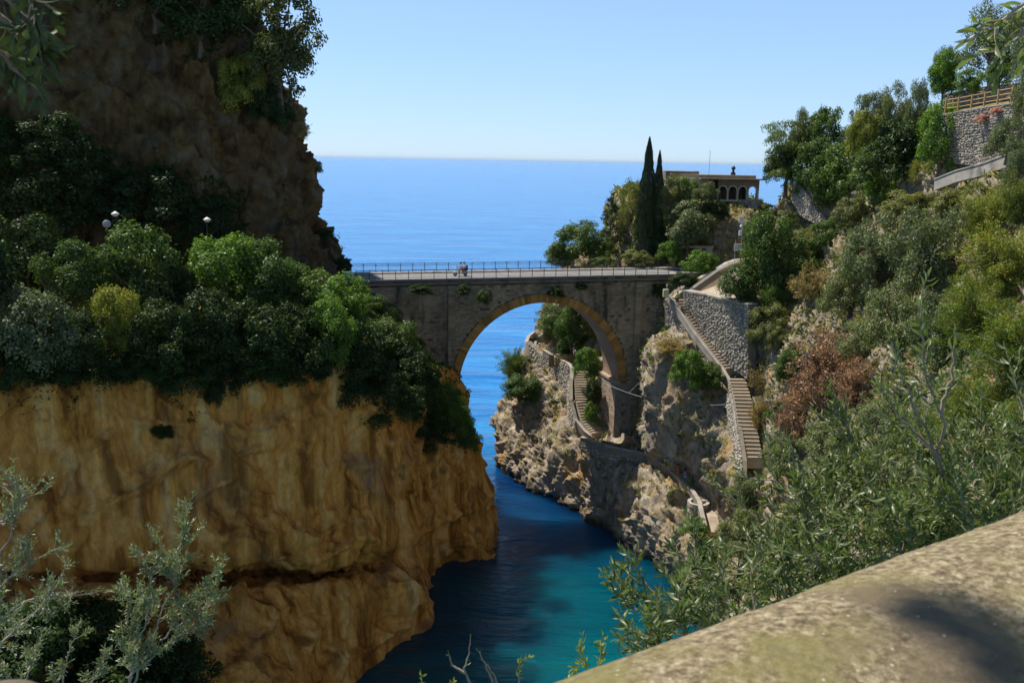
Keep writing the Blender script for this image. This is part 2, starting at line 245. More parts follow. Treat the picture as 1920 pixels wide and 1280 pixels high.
# ------------------------------------------------------------------ mesh + object helpers
def np_mesh(name, V, Fq, mat, smooth=True):
    me = bpy.data.meshes.new(name); V = np.asarray(V, np.float32); Fq = np.asarray(Fq, np.int32); k = Fq.shape[1]
    me.vertices.add(len(V)); me.vertices.foreach_set('co', V.ravel()); me.loops.add(Fq.size); me.loops.foreach_set('vertex_index', Fq.ravel())
    me.polygons.add(len(Fq)); me.polygons.foreach_set('loop_start', np.arange(0, Fq.size, k, dtype=np.int32)); me.polygons.foreach_set('loop_total', np.full(len(Fq), k, np.int32))
    if smooth: me.polygons.foreach_set('use_smooth', np.ones(len(Fq), bool))
    me.update(calc_edges=True); me.materials.append(mat); return me
class MB:
    def __init__(s): s.v = []; s.f = []
    def add(s, V, F):
        o = len(s.v); s.v += [tuple(map(float, p)) for p in V]; s.f += [tuple(i + o for i in f) for f in F]
    def box(s, a, b):
        x0, y0, z0 = a; x1, y1, z1 = b
        s.add([(x0, y0, z0), (x1, y0, z0), (x1, y1, z0), (x0, y1, z0), (x0, y0, z1), (x1, y0, z1), (x1, y1, z1), (x0, y1, z1)],
              [(0, 3, 2, 1), (4, 5, 6, 7), (0, 1, 5, 4), (1, 2, 6, 5), (2, 3, 7, 6), (3, 0, 4, 7)])
    def hexa(s, b, t):                       # four bottom and four top corners
        s.add(list(b) + list(t), [(0, 3, 2, 1), (4, 5, 6, 7), (0, 1, 5, 4), (1, 2, 6, 5), (2, 3, 7, 6), (3, 0, 4, 7)])
    def tube(s, pts, rad, n=6, cap=True):
        pts = [np.asarray(p, float) for p in pts]; L = len(pts)
        if not hasattr(rad, '__len__'): rad = [rad] * L
        V = []; Fc = []; u = None
        for i, p in enumerate(pts):
            d = pts[min(i + 1, L - 1)] - pts[max(i - 1, 0)]; d = d / (np.linalg.norm(d) + 1e-9)
            if u is None: u = np.cross(d, (0, 0, 1) if abs(d[2]) < 0.9 else (1, 0, 0))
            u = u - d * (u @ d); u = u / (np.linalg.norm(u) + 1e-9); w = np.cross(d, u)
            for k in range(n): a = 2 * PI * k / n; V.append(p + rad[i] * (math.cos(a) * u + math.sin(a) * w))
        for i in range(L - 1):
            for k in range(n): k2 = (k + 1) % n; Fc.append((i * n + k, i * n + k2, (i + 1) * n + k2, (i + 1) * n + k))
        if cap: Fc.append(tuple(range(n))[::-1]); Fc.append(tuple((L - 1) * n + k for k in range(n)))
        s.add(V, Fc)
    def lathe(s, prof, n=12, c=(0, 0, 0), ang=2 * PI):
        V = []; Fc = []; L = len(prof)
        for r, z in prof:
            for k in range(n): a = ang * k / n; V.append((c[0] + r * math.cos(a), c[1] + r * math.sin(a), c[2] + z))
        for i in range(L - 1):
            for k in range(n): k2 = (k + 1) % n; Fc.append((i * n + k, i * n + k2, (i + 1) * n + k2, (i + 1) * n + k))
        Fc.append(tuple(range(n))[::-1]); Fc.append(tuple((L - 1) * n + k for k in range(n))); s.add(V, Fc)
    def prism(s, poly, z0, z1):
        n = len(poly); s.add([(x, y, z0) for x, y in poly] + [(x, y, z1) for x, y in poly],
              [tuple(range(n))[::-1], tuple(range(n, 2 * n))] + [(i, (i + 1) % n, n + (i + 1) % n, n + i) for i in range(n)])
    def mesh(s, name, mat, smooth=False):
        me = bpy.data.meshes.new(name); me.from_pydata(s.v, [], s.f)
        if smooth: me.polygons.foreach_set('use_smooth', [True] * len(me.polygons))
        me.update(); me.materials.append(mat); return me
    def build(s, name, mat, parent=None, smooth=False, bevel=0):
        o = link(name, s.mesh(name, mat, smooth), parent)
        if bevel:
            b = o.modifiers.new('bevel', 'BEVEL'); b.width = bevel; b.segments = 2
        return o
def link(name, me, parent=None, loc=None, rot=None, scale=None):
    o = bpy.data.objects.new(name, me); COL.objects.link(o)
    if parent is not None: o.parent = parent
    if loc is not None: o.location = loc
    if rot is not None: o.rotation_euler = rot
    if scale is not None: o.scale = scale
    return o
def tag(o, label=None, cat=None, group=None, kind=None):
    if label: o['label'] = label
    if cat: o['category'] = cat
    if group: o['group'] = group
    if kind: o['kind'] = kind
    return o
def thing(name, label, cat, loc=(0, 0, 0), rz=0, group=None):
    o = bpy.data.objects.new(name, None); COL.objects.link(o); o.empty_display_size = 0.3
    o.location = tuple(float(x) for x in loc); o.rotation_euler = (0, 0, rz); return tag(o, label, cat, group)

# ------------------------------------------------------------------ terrain patches
def crspline(P, sub):
    """Catmull-Rom along axis 0, sub = samples per interval"""
    n = len(P); out = []
    for i in range(n - 1):
        p0 = P[i - 1] if i else 2 * P[0] - P[1]; p1 = P[i]; p2 = P[i + 1]; p3 = P[i + 2] if i + 2 < n else 2 * P[-1] - P[-2]
        for t in np.arange(sub[i]) / sub[i]:
            out.append(0.5 * (2 * p1 + (p2 - p0) * t + (2 * p0 - 5 * p1 + 4 * p2 - p3) * t * t + (3 * p1 - p0 - 3 * p2 + p3) * t ** 3) * 0.7
                       + 0.3 * (p1 * (1 - t) + p2 * t))
    out.append(P[-1]); return np.array(out)
PATCH = {}
def BL0(s, t, z): return np.array([1.5 + .9615 * s - .275 * t, 106.62 + .275 * s + .9615 * t, z])
def patch(name, cols, mat, disp, step=2.6, flip=False, coarse=(99, 1), mind=12):
    C = np.array(cols, float)                     # cols x rows x 3
    def subs(a, first=False):                                  # along axis 0
        d = np.linalg.norm(a[1:] - a[:-1], axis=-1); dep = np.clip((a[1:, :, 1] + a[:-1, :, 1]) / 2, mind, 200)
        return [int(np.clip(np.percentile(x, 85) / step / (coarse[1] if (i >= coarse[0] and first) else 1), 2, 90)) for i, x in enumerate(d / dep * 880)]
    s0 = subs(C, True); s1 = subs(C.transpose(1, 0, 2))
    G = crspline(C, s0); G = crspline(G.transpose(1, 0, 2), s1).transpose(1, 0, 2)
    gu = np.gradient(G, axis=0); gv = np.gradient(G, axis=1); N = np.cross(gu, gv); N /= np.linalg.norm(N, axis=-1, keepdims=True) + 1e-9
    if flip: N = -N
    G = G + disp(G, N)
    for pts, out, rad, back in CARVE.get(name, []):
        pts = np.array(pts, float); out = np.array(out, float); out /= np.linalg.norm(out)
        d2 = ((G[:, :, None, :] - pts[None, None]) ** 2).sum(-1); j = d2.argmin(-1); dm = np.sqrt(d2.min(-1)); near = dm < rad
        pj = pts[j]; ex = ((G - pj) @ out) + back; fall = np.clip(1.6 * (1 - dm / rad), 0, 1)
        G = G - (near * np.maximum(ex, 0) * fall)[..., None] * out
    a, b = G.shape[:2]; idx = np.arange(a * b).reshape(a, b)
    q = np.stack([idx[:-1, :-1], idx[1:, :-1], idx[1:, 1:], idx[:-1, 1:]], -1).reshape(-1, 4)
    if flip: q = q[:, ::-1]
    o = link(name, np_mesh(name, G.reshape(-1, 3), q, mat)); tag(o, kind='structure')
    PATCH[name] = (G, q); print(name, a, b, round(time.time() - T0, 1)); return o

def dense(P, step=0.6):
    P = np.array(P, float); out = []
    for a, b in zip(P[:-1], P[1:]):
        n = max(1, int(np.linalg.norm(b - a) / step)); out += [a + (b - a) * k / n for k in range(n)]
    return out + [P[-1]]
OUT1 = (-.75, -.45, .25)
CARVE = {'hillside': [
    (dense([A(1264, 566, 105), A(1318, 645, 100), A(1364, 702, 95.5), A(1374, 715, 94.5), A(1386, 755, 91.5), A(1404, 860, 86)]), (-.6, -.5, .5), 3.0, .7),
    (dense([A(1281, 556, 104.6), A(1372, 575, 96.6), A(1402, 590, 94.4)]), (-.8, -.6, 0), 4.5, .9),
    (dense([A(1284, 600, 104), A(1340, 620, 99.6), A(1400, 660, 94.6)]), (-.8, -.6, 0), 4.0, .9),
    (dense([A(1250, 590, 104.6), A(1300, 645, 101), A(1334, 684, 98)]), (-.7, -.7, 0), 2.4, .5),
    (dense([A(1366, 740, 93.2), A(1378, 830, 88), A(1392, 915, 83.5)]), (-.9, -.4, 0), 2.4, .5),
    (dense([A(1374, 715, 94.5) + W(1.2, 0, 0), A(1386, 755, 91.5) + W(1.3, 0, 0), A(1404, 870, 85.5) + W(1.2, 0, 0)]), (-.5, -.6, .6), 3.2, .9),
    (dense([A(1374, 712, 94.5), A(1386, 755, 91.5), A(1408, 880, 85)]), (-.6, -.6, .5), 4.0, 1.2),
    (dense([A(1372, 700, 95), A(1386, 700, 95), A(1400, 700, 95)]), (-.6, -.6, .5), 3.5, 1.0),
    ([BL0(s_, .3, z_) for s_ in np.arange(8.5, 15.5, 1.0) for z_ in np.arange(9.5, 26, 1.6)], (.27, -.96, 0), 3.0, .5),
    ([BL0(9.5, t_, z_) for t_ in np.arange(0.5, 6.5, 1.0) for z_ in np.arange(9.5, 18, 1.4)], (-.9, -.2, .3), 2.4, .6),
    ([Z(1300, 950, 6.6), Z(1310, 960, 6.4), Z(1296, 975, 5.2), Z(1316, 985, 4.6)], (-.5, -.7, .4), 3.2, 1.0),
    (dense([Z(1090, 822, 8.9), Z(1143, 840, 8.8), Z(1208, 853, 8.7), Z(1235, 868, 8.4), Z(1262, 888, 8.0), Z(1300, 924, 7.2), Z(1311, 942, 6.8), Z(1322, 990, 5.4)]), (-.5, -.5, .7), 2.4, .5),
    (dense([A(1088, 697, 119.6), A(1092, 752, 115), A(1102, 792, 112.6), A(1118, 816, 110.7)]), (-.5, -.5, .7), 2.8, .7),
    (dense([A(1028, 665, 126), A(1045, 678, 124), A(1066, 690, 121), A(1071, 700, 119.5), A(1071, 752, 115.2), A(1080, 790, 112.7), A(1096, 808, 111.4)]), (-.7, -.5, .4), 2.2, .6),
    (dense([A(996, 668, 130.5), A(1003, 655, 130), A(1030, 690, 125), A(1062, 710, 120.5)]), (-.8, -.5, .3), 3.0, .8),
    (dense([A(1500, 330, 110), A(1512, 350, 108.3), A(1545, 400, 104.8)]), (-.6, -.6, .5), 2.5, .6),
    (dense([A(1488, 360, 109.8), A(1510, 385, 107.5), A(1548, 420, 103)]), (-.8, -.6, 0), 2.5, .6),
    (dense([A(1760, 332, 76), A(1800, 315, 73), A(1850, 303, 70), A(1893, 288, 67)]), (-.7, -.6, .4), 2.5, .6),
    (dense([A(1778, 290, 78), A(1830, 270, 74), A(1900, 250, 68), A(1960, 230, 64)]), (-.7, -.7, 0), 5.0, 1.0),
    (dense([A(1778, 225, 78), A(1830, 215, 74), A(1900, 205, 68), A(1960, 200, 64)]), (-.7, -.7, 0), 5.0, 1.0),
    (dense([A(1285, 560, 105), A(1350, 560, 101), A(1400, 575, 96), A(1345, 520, 108), A(1400, 505, 110), A(1430, 540, 104)]), (-.2, -.3, 1), 4.0, .9)],
  'cliff': [(dense([A(846, 690, 101), A(850, 725, 100.5), A(856, 765, 98.5)]), (1, -.25, .35), 4.5, .3), ([BL0(s, t, z) for s in np.arange(-16, -9, 1.0) for t in (0,) for z in np.arange(22, 29, 1.5)], (0.2, -1, 0.3), 2.5, .5)]}
def disp_ochre(G, N):
    wp = fbm(G * 0.13, 2, 5)[..., None] * 2.2
    big = fbm(G * np.array([.13, .13, .07]), 3, 3) * 2.6
    flute = fbm(G * np.array([0.55, 0.55, 0.08]) + wp * .35, 3, 11) * 0.45
    ledge = np.clip(ridged(G * np.array([0.10, 0.10, 0.24]) + wp * .4, 3, 21) - .25, 0, 1) * 1.3
    d1, d2, idv = worley(G * np.array([.22, .22, .16]) + wp * .5, 8)
    det = fbm(G * np.array([1.3, 1.3, 0.8]), 3, 31) * 0.16
    return N * (big + flute - ledge + det + (idv - .5) * .7 - .28 * np.exp(-(d2 - d1) * 9))[..., None]
def disp_dark(G, N):
    d1, d2, idv = worley(G * np.array([.30, .30, .20]) + .5 * fbm(G * .3, 2, 40)[..., None], 44); e1, e2, idw = worley(G * np.array([.9, .9, .55]), 47)
    return N * (fbm(G * 0.10, 3, 43) * 2.2 + ridged(G * np.array([0.28, 0.28, 0.16]), 4, 51) * 0.9 + fbm(G * np.array([.9, .9, .6]), 4, 61) * 0.4 + (idv - .5) * 1.6 - .6 * np.exp(-(d2 - d1) * 7) + (idw - .5) * .6)[..., None]
def disp_crag(G, N):
    st = G * np.array([1, 1, 0.62])
    d1, d2, idv = worley(st * 0.42 + 0.35 * fbm(G * 0.5, 2, 70)[..., None], 5)
    e1, e2, idw = worley(st * 1.25 + 0.3 * fbm(G * 1.1, 2, 74)[..., None], 15)
    h = fbm(G * 0.16, 3, 71) * 1.3 + (idv - 0.5) * 1.1 - 0.5 * np.exp(-(d2 - d1) * 7) + (idw - 0.5) * 0.45 - 0.16 * np.exp(-(e2 - e1) * 8) + ridged(st * 0.8, 4, 75) * 0.4
    return N * h[..., None]

# left bank: road shelf, slope, golden wall with the crease, foot in the water
def lcol(*p): return list(p)
L = [
 lcol(W(-95, 78, 30.3), Z(-380, 590, 30.3), A(-365, 640, 57), A(-350, 690, 50), A(-350, 800, 49), A(-350, 930, 47.5), A(-350, 1050, 46), A(-350, 1072, 48), A(-350, 1095, 46), A(-350, 1250, 42), A(-350, 1500, 38), W(-36, 36, -3)),
 lcol(W(-60, 88, 30.3), Z(0, 590, 30.3), A(0, 640, 66), A(0, 692, 58), A(0, 800, 57), A(0, 930, 55.5), A(0, 1060, 54), A(0, 1075, 56), A(0, 1100, 53), A(0, 1220, 49), A(0, 1400, 44), W(-26, 42, -3)),
 lcol(W(-46, 92, 30.3), Z(200, 580, 30.3), A(200, 640, 69), A(200, 690, 62), A(200, 800, 61), A(200, 930, 59.5), A(200, 1062, 57.5), A(200, 1078, 61), A(200, 1105, 57), A(200, 1220, 53), A(200, 1380, 49), W(-22, 46, -3)),
 lcol(W(-35, 97, 30.3), Z(400, 575, 30.3), A(400, 640, 73), A(400, 700, 66.5), A(400, 800, 65.5), A(400, 930, 64), A(400, 1060, 61.5), A(400, 1076, 66.5), A(400, 1100, 61.5), A(410, 1200, 58), A(430, 1330, 55), W(-17, 52, -3)),
 lcol(W(-28, 101, 30.3), Z(510, 568, 30.3), A(505, 640, 76), A(500, 700, 69.5), A(500, 800, 68.5), A(500, 930, 66.5), A(500, 1054, 64), A(500, 1073, 71.5), A(505, 1095, 65.5), A(520, 1190, 62.5), A(545, 1310, 60), W(-14.5, 57, -3)),
 lcol(W(-25, 104, 30.3), Z(600, 562, 30.3), A(600, 640, 79), A(600, 695, 73), A(600, 800, 72), A(600, 930, 70), A(600, 1048, 67.5), A(603, 1070, 74.5), A(610, 1092, 69), A(620, 1180, 67), Z(655, 1305, 0.2), W(-11.7, 68, -3)),
 lcol(W(-20, 110, 29.5), A(690, 562, 99), A(712, 640, 90), A(715, 712, 80), A(722, 800, 79), A(732, 900, 77.5), A(742, 1015, 76), A(747, 1040, 77.5), A(752, 1068, 76.5), A(760, 1115, 75.5), Z(768, 1165, 0.2), W(-9.5, 77, -3)),
 lcol(W(-14, 116, 20), W(-13, 107, 23), A(775, 695, 98), A(785, 745, 88), A(808, 820, 87), A(822, 895, 86), A(828, 970, 85.5), A(828, 1000, 86.5), A(829, 1020, 86.5), A(830, 1040, 87.5), Z(833, 1058, 0.2), W(-7, 88.5, -3)),
 lcol(W(-9.5, 117, 14), W(-9, 109, 17), A(850, 735, 101), A(853, 752, 98), A(878, 830, 96.5), A(900, 900, 95.5), A(915, 955, 95), A(922, 978, 95), A(930, 1000, 94), A(934, 1020, 93.5), Z(932, 1046, 0.2), W(-1.3, 92.5, -3)),
]
l_last = L[-1]
L.append([p + W(-1.5, 7, -0.4) for p in l_last]); L.append([p + W(-6, 18, -1) for p in l_last]); L.append([p + W(-22, 36, -4) for p in l_last])
patch('cliff', L, M['rock_ochre'], disp_ochre, 2.3, mind=45)

UC = [
 [A(-350, -140, 90), A(-350, 0, 88), A(-350, 150, 86), A(-350, 300, 84), A(-350, 430, 82), A(-350, 600, 80)],
 [A(0, -120, 98), A(0, 0, 96), A(0, 150, 93), A(0, 300, 90.5), A(0, 430, 88.5), A(0, 590, 86)],
 [A(200, -110, 102), A(200, 0, 100), A(200, 150, 97), A(200, 300, 94), A(200, 430, 92), A(200, 580, 90)],
 [A(385, -80, 106), A(390, 0, 104), A(395, 150, 101), A(400, 300, 98.5), A(405, 430, 96), A(405, 560, 94)],
 [A(460, -50, 109), A(470, 20, 108), A(500, 165, 105), A(530, 300, 102.5), A(545, 430, 100.5), A(560, 540, 99)],
 [A(478, -10, 115), A(485, 40, 113), A(532, 195, 109.5), A(586, 320, 107), A(590, 425, 105.5), A(628, 520, 104)],
]
ul = UC[-1]; UC.append([p + W(-1.5, 7, 0) for p in ul]); UC.append([p + W(-8, 20, 0) for p in ul]); UC.append([p + W(-30, 40, 0) for p in ul])
for c in UC: c.insert(0, c[0] + W(-14, 22, 1.5))
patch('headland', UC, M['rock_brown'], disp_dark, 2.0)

# right bank, from the sea tip to below the viewpoint; rows: under water, water line, low cliff, path outer, path inner, slopes, crest
Rr = [
 [W(12, 165, -3), W(12, 163, 0), W(11, 160, 6), W(11, 158, 12), W(11.5, 157, 13), W(12, 156, 16), W(13, 155, 20), W(14, 154, 24), W(15, 153, 27), W(16, 153, 29), W(22, 152, 30)],
 [W(3, 142, -3), W(3, 140, 0), W(2.5, 139, 6), W(2.2, 138, 12), W(3, 138, 14), W(4, 138, 16), W(5.5, 139, 18.5), W(7, 141, 22), W(9, 144, 26), W(12, 147, 29), W(22, 148, 30)],
 [Z(941, 880, -2), Z(944, 872, 0.2), A(938, 800, 125), A(960, 745, 126), A(975, 720, 127), A(988, 680, 129), A(1000, 645, 132), A(1012, 600, 135), A(1022, 575, 138), W(12, 140, 28.5), W(22, 142, 30)],
 [Z(1000, 925, -2), Z(1000, 915, 0.2), A(1005, 835, 116), A(1035, 770, 118), A(1042, 745, 119), A(1035, 705, 123), A(1045, 645, 129), A(1060, 600, 133), A(1075, 560, 136), W(14, 137, 29.3), W(22, 138, 30)],
 [Z(1048, 945, -2), Z(1048, 938, 0.2), A(1048, 860, 110), A(1058, 808, 112.5), A(1080, 790, 114), A(1085, 740, 117.5), A(1085, 680, 123), A(1100, 630, 127), A(1115, 575, 130), W(16, 131, 29.5), W(24, 132, 30)],
 [Z(1092, 972, -2), Z(1092, 965, 0.2), A(1092, 885, 106.5), Z(1105, 822, 8.8), Z(1125, 818, 8.9), A(1135, 770, 115), A(1140, 690, 119), A(1150, 610, 121), A(1165, 560, 124), W(18, 125, 29.7), W(27, 126, 30)],
 [Z(1150, 1015, -2), Z(1150, 1005, 0.2), A(1148, 925, 101), Z(1142, 842, 8.8), Z(1195, 838, 9), A(1207, 800, 111.5), A(1218, 700, 114), A(1240, 610, 113), A(1255, 560, 115), W(23, 119, 29.5), W(30, 122, 30)],
 [Z(1215, 1058, -2), Z(1215, 1050, 0.2), A(1211, 950, 95), Z(1208, 855, 8.8), Z(1232, 862, 8.8), A(1210, 780, 99.5), A(1215, 665, 101.5), A(1252, 618, 104), A(1258, 570, 107), W(26, 113, 28), W(34, 118, 30)],
 [Z(1262, 1090, -2), Z(1258, 1080, 0.2), A(1262, 990, 89), Z(1270, 900, 8.2), Z(1292, 900, 8.4), A(1290, 800, 95), A(1295, 700, 97), A(1300, 640, 100), A(1290, 575, 104.5), W(29, 108, 27.8), W(36, 114, 29)],
 [Z(1300, 1130, -2), Z(1295, 1122, 0.2), A(1302, 1030, 84), Z(1312, 955, 6.6), Z(1332, 950, 6.8), A(1345, 870, 90), A(1345, 760, 94), A(1362, 705, 96), A(1370, 640, 97.5), W(30.5, 103, 27.9), W(38, 108, 30)],
 [Z(1330, 1190, -2), Z(1325, 1180, 0.2), A(1335, 1090, 78), Z(1325, 1010, 4.6), Z(1345, 1005, 4.8), A(1385, 900, 86), A(1395, 800, 91), A(1400, 720, 95.5), A(1405, 640, 95), A(1412, 575, 98), A(1430, 520, 104)],
 [Z(1350, 1290, -2), Z(1345, 1280, 0.2), A(1370, 1180, 70), A(1390, 1090, 73), A(1395, 1080, 74), A(1430, 960, 78), A(1440, 850, 84), A(1450, 740, 90), A(1455, 650, 92), A(1465, 570, 97), A(1475, 500, 104)],
 [W(14, 52, -2), W(14.5, 52, 0.2), A(1480, 1250, 58), A(1490, 1150, 60), A(1495, 1140, 61), A(1530, 980, 65), A(1540, 860, 69), A(1540, 750, 75), A(1540, 650, 82), A(1545, 570, 89), A(1545, 480, 97)],
 [W(16, 38, -2), W(17, 38, 0.5), A(1600, 1300, 44), A(1610, 1200, 46), A(1615, 1180, 47), A(1640, 1020, 50), A(1640, 880, 54), A(1640, 760, 59), A(1640, 650, 66), A(1640, 560, 74), A(1640, 470, 84)],
 [W(16, 24, 0), W(19, 25, 6), A(1760, 1400, 30), A(1765, 1250, 32), A(1770, 1230, 33), A(1780, 1050, 35), A(1780, 900, 38), A(1780, 770, 43), A(1780, 650, 49), A(1780, 550, 57), A(1780, 450, 68)],
 [W(14, 14, 10), W(16, 14, 16), W(17, 14, 24), A(1950, 1350, 20), A(1950, 1300, 21), A(1940, 1080, 23), A(1930, 920, 26), A(1930, 780, 30), A(1930, 660, 36), A(1930, 550, 44), A(1930, 440, 55)],
 [W(14, 5, 20), W(17, 5, 26), W(20, 6, 33), W(22, 7, 37), W(23, 8, 38), W(25, 10, 40), W(27, 13, 42), W(29, 16, 43), W(31, 20, 44), W(33, 26, 44), W(37, 36, 44)],
]
# crest rows appended: mid hill, upper terrace foot, back
crest = {10: (A(1450, 430, 112), A(1478, 372, 116), W(45, 128, 38)), 11: (A(1500, 400, 111), A(1510, 350, 114), W(50, 124, 40)),
         12: (A(1560, 400, 105), A(1560, 330, 108), W(52, 116, 43)), 13: (A(1650, 390, 93), A(1650, 310, 96), W(52, 108, 45)),
         14: (A(1770, 370, 76), A(1775, 305, 79), W(52, 98, 47)), 15: (A(1920, 370, 62), A(1925, 300, 66), W(54, 92, 48)), 16: (W(41, 44, 45), W(43, 50, 46), W(60, 86, 48))}
for i, c in enumerate(Rr):
    if i in crest: c += [*crest[i]]
    else: b = c[-1]; c += [b + W(4, 2, 0), b + W(8, 3, 0.0), b + W(14, 5, 0)]
patch('hillside', Rr, M['rock_grey'], disp_crag, 2.5, flip=True, coarse=(11, 2.2), mind=60)

# rock mass that carries the villa behind the bridge end
RM = [
 [W(17, 160, 26), W(17, 160, 33), W(18, 158, 39), W(24, 156, 39.5)],
 [A(1168, 508, 124), A(1172, 440, 126), A(1186, 375, 129), W(22, 140, 40)],
 [A(1240, 508, 121.5), A(1246, 440, 123), A(1252, 366, 126), W(26, 136, 40)],
 [A(1320, 508, 119), A(1325, 450, 121), A(1335, 388, 123), W(31, 134, 39.5)],
 [A(1395, 508, 117), A(1400, 450, 119), A(1412, 390, 122), W(36, 134, 38.5)],
 [A(1450, 508, 118), A(1448, 450, 121), A(1446, 405, 124), W(40, 134, 37)],
 [W(46, 130, 28), W(46, 132, 34), W(46, 135, 37), W(46, 140, 37)]]
patch('rock_face', RM, M['hill'], disp_crag, 2.2, flip=True)

# sea, sea bed hint, far ground behind the camera
w = MB(); w.add([(-60000, -300, 0), (60000, -300, 0), (60000, 90000, 0), (-60000, 90000, 0)], [(0, 1, 2, 3)]); tag(w.build('water', M['water']), kind='structure')
g = MB(); g.add([(-6, -9, 42.4), (9, -9, 42.4), (9, 1.2, 42.4), (-6, 0.1, 42.4)], [(0, 1, 2, 3)]); tag(g.build('road', M['asphalt']), kind='structure')

BV = {}
for k, (G, q) in PATCH.items(): BV[k] = BVHTree.FromPolygons([tuple(p) for p in G.reshape(-1, 3)], [tuple(x) for x in q])
def hit(px, py, names=None):
    d = ray(px, py); best = None
    for k in (names or BV):
        r = BV[k].ray_cast(Vector(CAM), Vector(d).normalized())
        if r[0] is not None and (best is None or r[3] < best[1]): best = (r[0], r[3], r[1])
    return (np.array(best[0]), np.array(best[2])) if best else (None, None)
def ground(x, y, names=None, top=90):
    best = None
    for k in (names or BV):
        r = BV[k].ray_cast(Vector((x, y, top)), Vector((0, 0, -1)))
        if r[0] is not None and (best is None or r[0].z > best): best = r[0].z
    return best
print('terrain', round(time.time() - T0, 1))

# ------------------------------------------------------------------ bridge
BK = 0.286; BA = math.atan(BK); bd = np.array([math.cos(BA), math.sin(BA), 0]); bn = np.array([-math.sin(BA), math.cos(BA), 0])
BO = np.array([1.5, 106.62, 0.0])
def BL(s, t, z): return BO + s * bd + t * bn + np.array([0, 0, z])          # bridge local -> world
def bplane(px, py, t=0.3):                                                  # photo pixel on the bridge face -> (s, z)
    d = ray(px, py); k = ((BO + t * bn - CAM) @ bn) / (d @ bn); P = CAM + k * d; return (P - BO) @ bd, P[2]
s1, z1 = bplane(860, 716); s2, z2 = bplane(1161, 713); sc_, zc_ = bplane(1014, 567)
SC = (s1 + s2) / 2; AR = (s2 - s1) / 2; ZS = zc_ - AR
DZ = 30.0; WID = 6.3
print('arch', SC, AR, ZS, z1, z2, zc_)
br = thing('stone_arch_bridge', 'tall stone arch bridge with ochre arch ring crossing the gorge', 'bridge', BO, BA)
SL, SR = -24.0, 32.0; TF, TB = 0.35, WID - 0.35; ZT = 29.35
m = MB()                                   # spandrel body with the arch opening
NA = 48; ang = [PI - PI * i / NA for i in range(NA + 1)]
arc = [(SC + AR * math.cos(a), ZS + AR * math.sin(a)) for a in ang]
for i in range(NA):
    (xa, za), (xb, zb) = arc[i], arc[i + 1]
    m.add([(xa, TF, za), (xb, TF, zb), (xb, TF, ZT), (xa, TF, ZT), (xa, TB, za), (xb, TB, zb), (xb, TB, ZT), (xa, TB, ZT)], [(0, 1, 2, 3), (5, 4, 7, 6)])
for a, b in ((SL, SC - AR), (SC + AR, SR)):
    m.box((a, TF, 3.0), (b, TB, ZT))
m.build('spandrel_wall', M['bridge_core'], br)
m = MB()
for i in range(NA):
    (xa, za), (xb, zb) = arc[i], arc[i + 1]; m.add([(xa, TF, za - .01), (xb, TF, zb - .01), (xb, TB, zb - .01), (xa, TB, za - .01)], [(0, 3, 2, 1)])
m.build('arch_soffit', M['soffit'], br, smooth=True)
# pier under the right springing with squared blocks on its inner face
PX0 = SC + AR; m = MB(); m.box((PX0 - 0.42, TF - 0.05, 3.0), (PX0 + 2.4, TB + 0.05, ZS - 0.25)); m.build('pier', M['mortar'], br)
m = MB(); m.box((PX0 - 0.62, TF - 0.15, ZS - 0.25), (PX0 + 0.1, TB + 0.15, ZS + 0.05)); m.build('springer_ledge', M['pier_block'], br)
m = MB(); m.box((SC - AR - 1.6, TF - 0.05, 3.0), (SC - AR + 0.35, TB + 0.05, ZS - 0.25)); m.build('pier', M['mortar'], br)
bm_ = MB(); bm_.add([(-0.045, -.355, -.17), (-0.045, .355, -.17), (-0.045, .355, .17), (-0.045, -.355, .17), (0.02, -.37, -.185), (0.02, .37, -.185), (0.02, .37, .185), (0.02, -.37, .185)], [(0, 3, 2, 1), (0, 1, 5, 4), (1, 2, 6, 5), (2, 3, 7, 6), (3, 0, 4, 7)])
blk = [bm_.mesh('stone_block', M['pier_block'])]
for k in range(2):
    mm = blk[0].copy(); blk.append(mm)
    for v in mm.vertices: v.co.x += random.uniform(-.02, .015); v.co.z += random.uniform(-.012, .012)
z = 8.4; row = 0
while z < ZS - 0.45:
    off = 0.37 if row % 2 else 0.0; t = TF + 0.37 - off
    while t < TB + 0.2:
        ts = min(max(t, TF + 0.2), TB - 0.2)
        link('stone_block', random.choice(blk), br, (PX0 - 0.43 - random.uniform(0, .02), t if abs(ts - t) < .18 else ts, z), None, (1, 1 if abs(ts - t) < .01 else 0.55, 1)); t += 0.74
    z += 0.372; row += 1
# ring of arch stones
vm = MB(); th = PI / 88; r0, r1 = AR - 0.03, AR + 0.98
def vou(t):
    a0, a1 = -th / 2 * .93, th / 2 * .93; return [(r * math.sin(a), t, r * math.cos(a)) for r, a in ((r0, a0), (r0, a1), (r1, a1), (r1, a0))]
vm.hexa(vou(TF + 0.3), vou(TF - 0.07)); vme = vm.mesh('voussoir', M['voussoir'])
for i in range(88):
    a = -PI / 2 + th * (i + .5)
    o = link('voussoir', vme, br, (SC, random.uniform(-.02, .02), ZS), (0, a, 0)); sscale = random.choice((1, 1, 1)); 
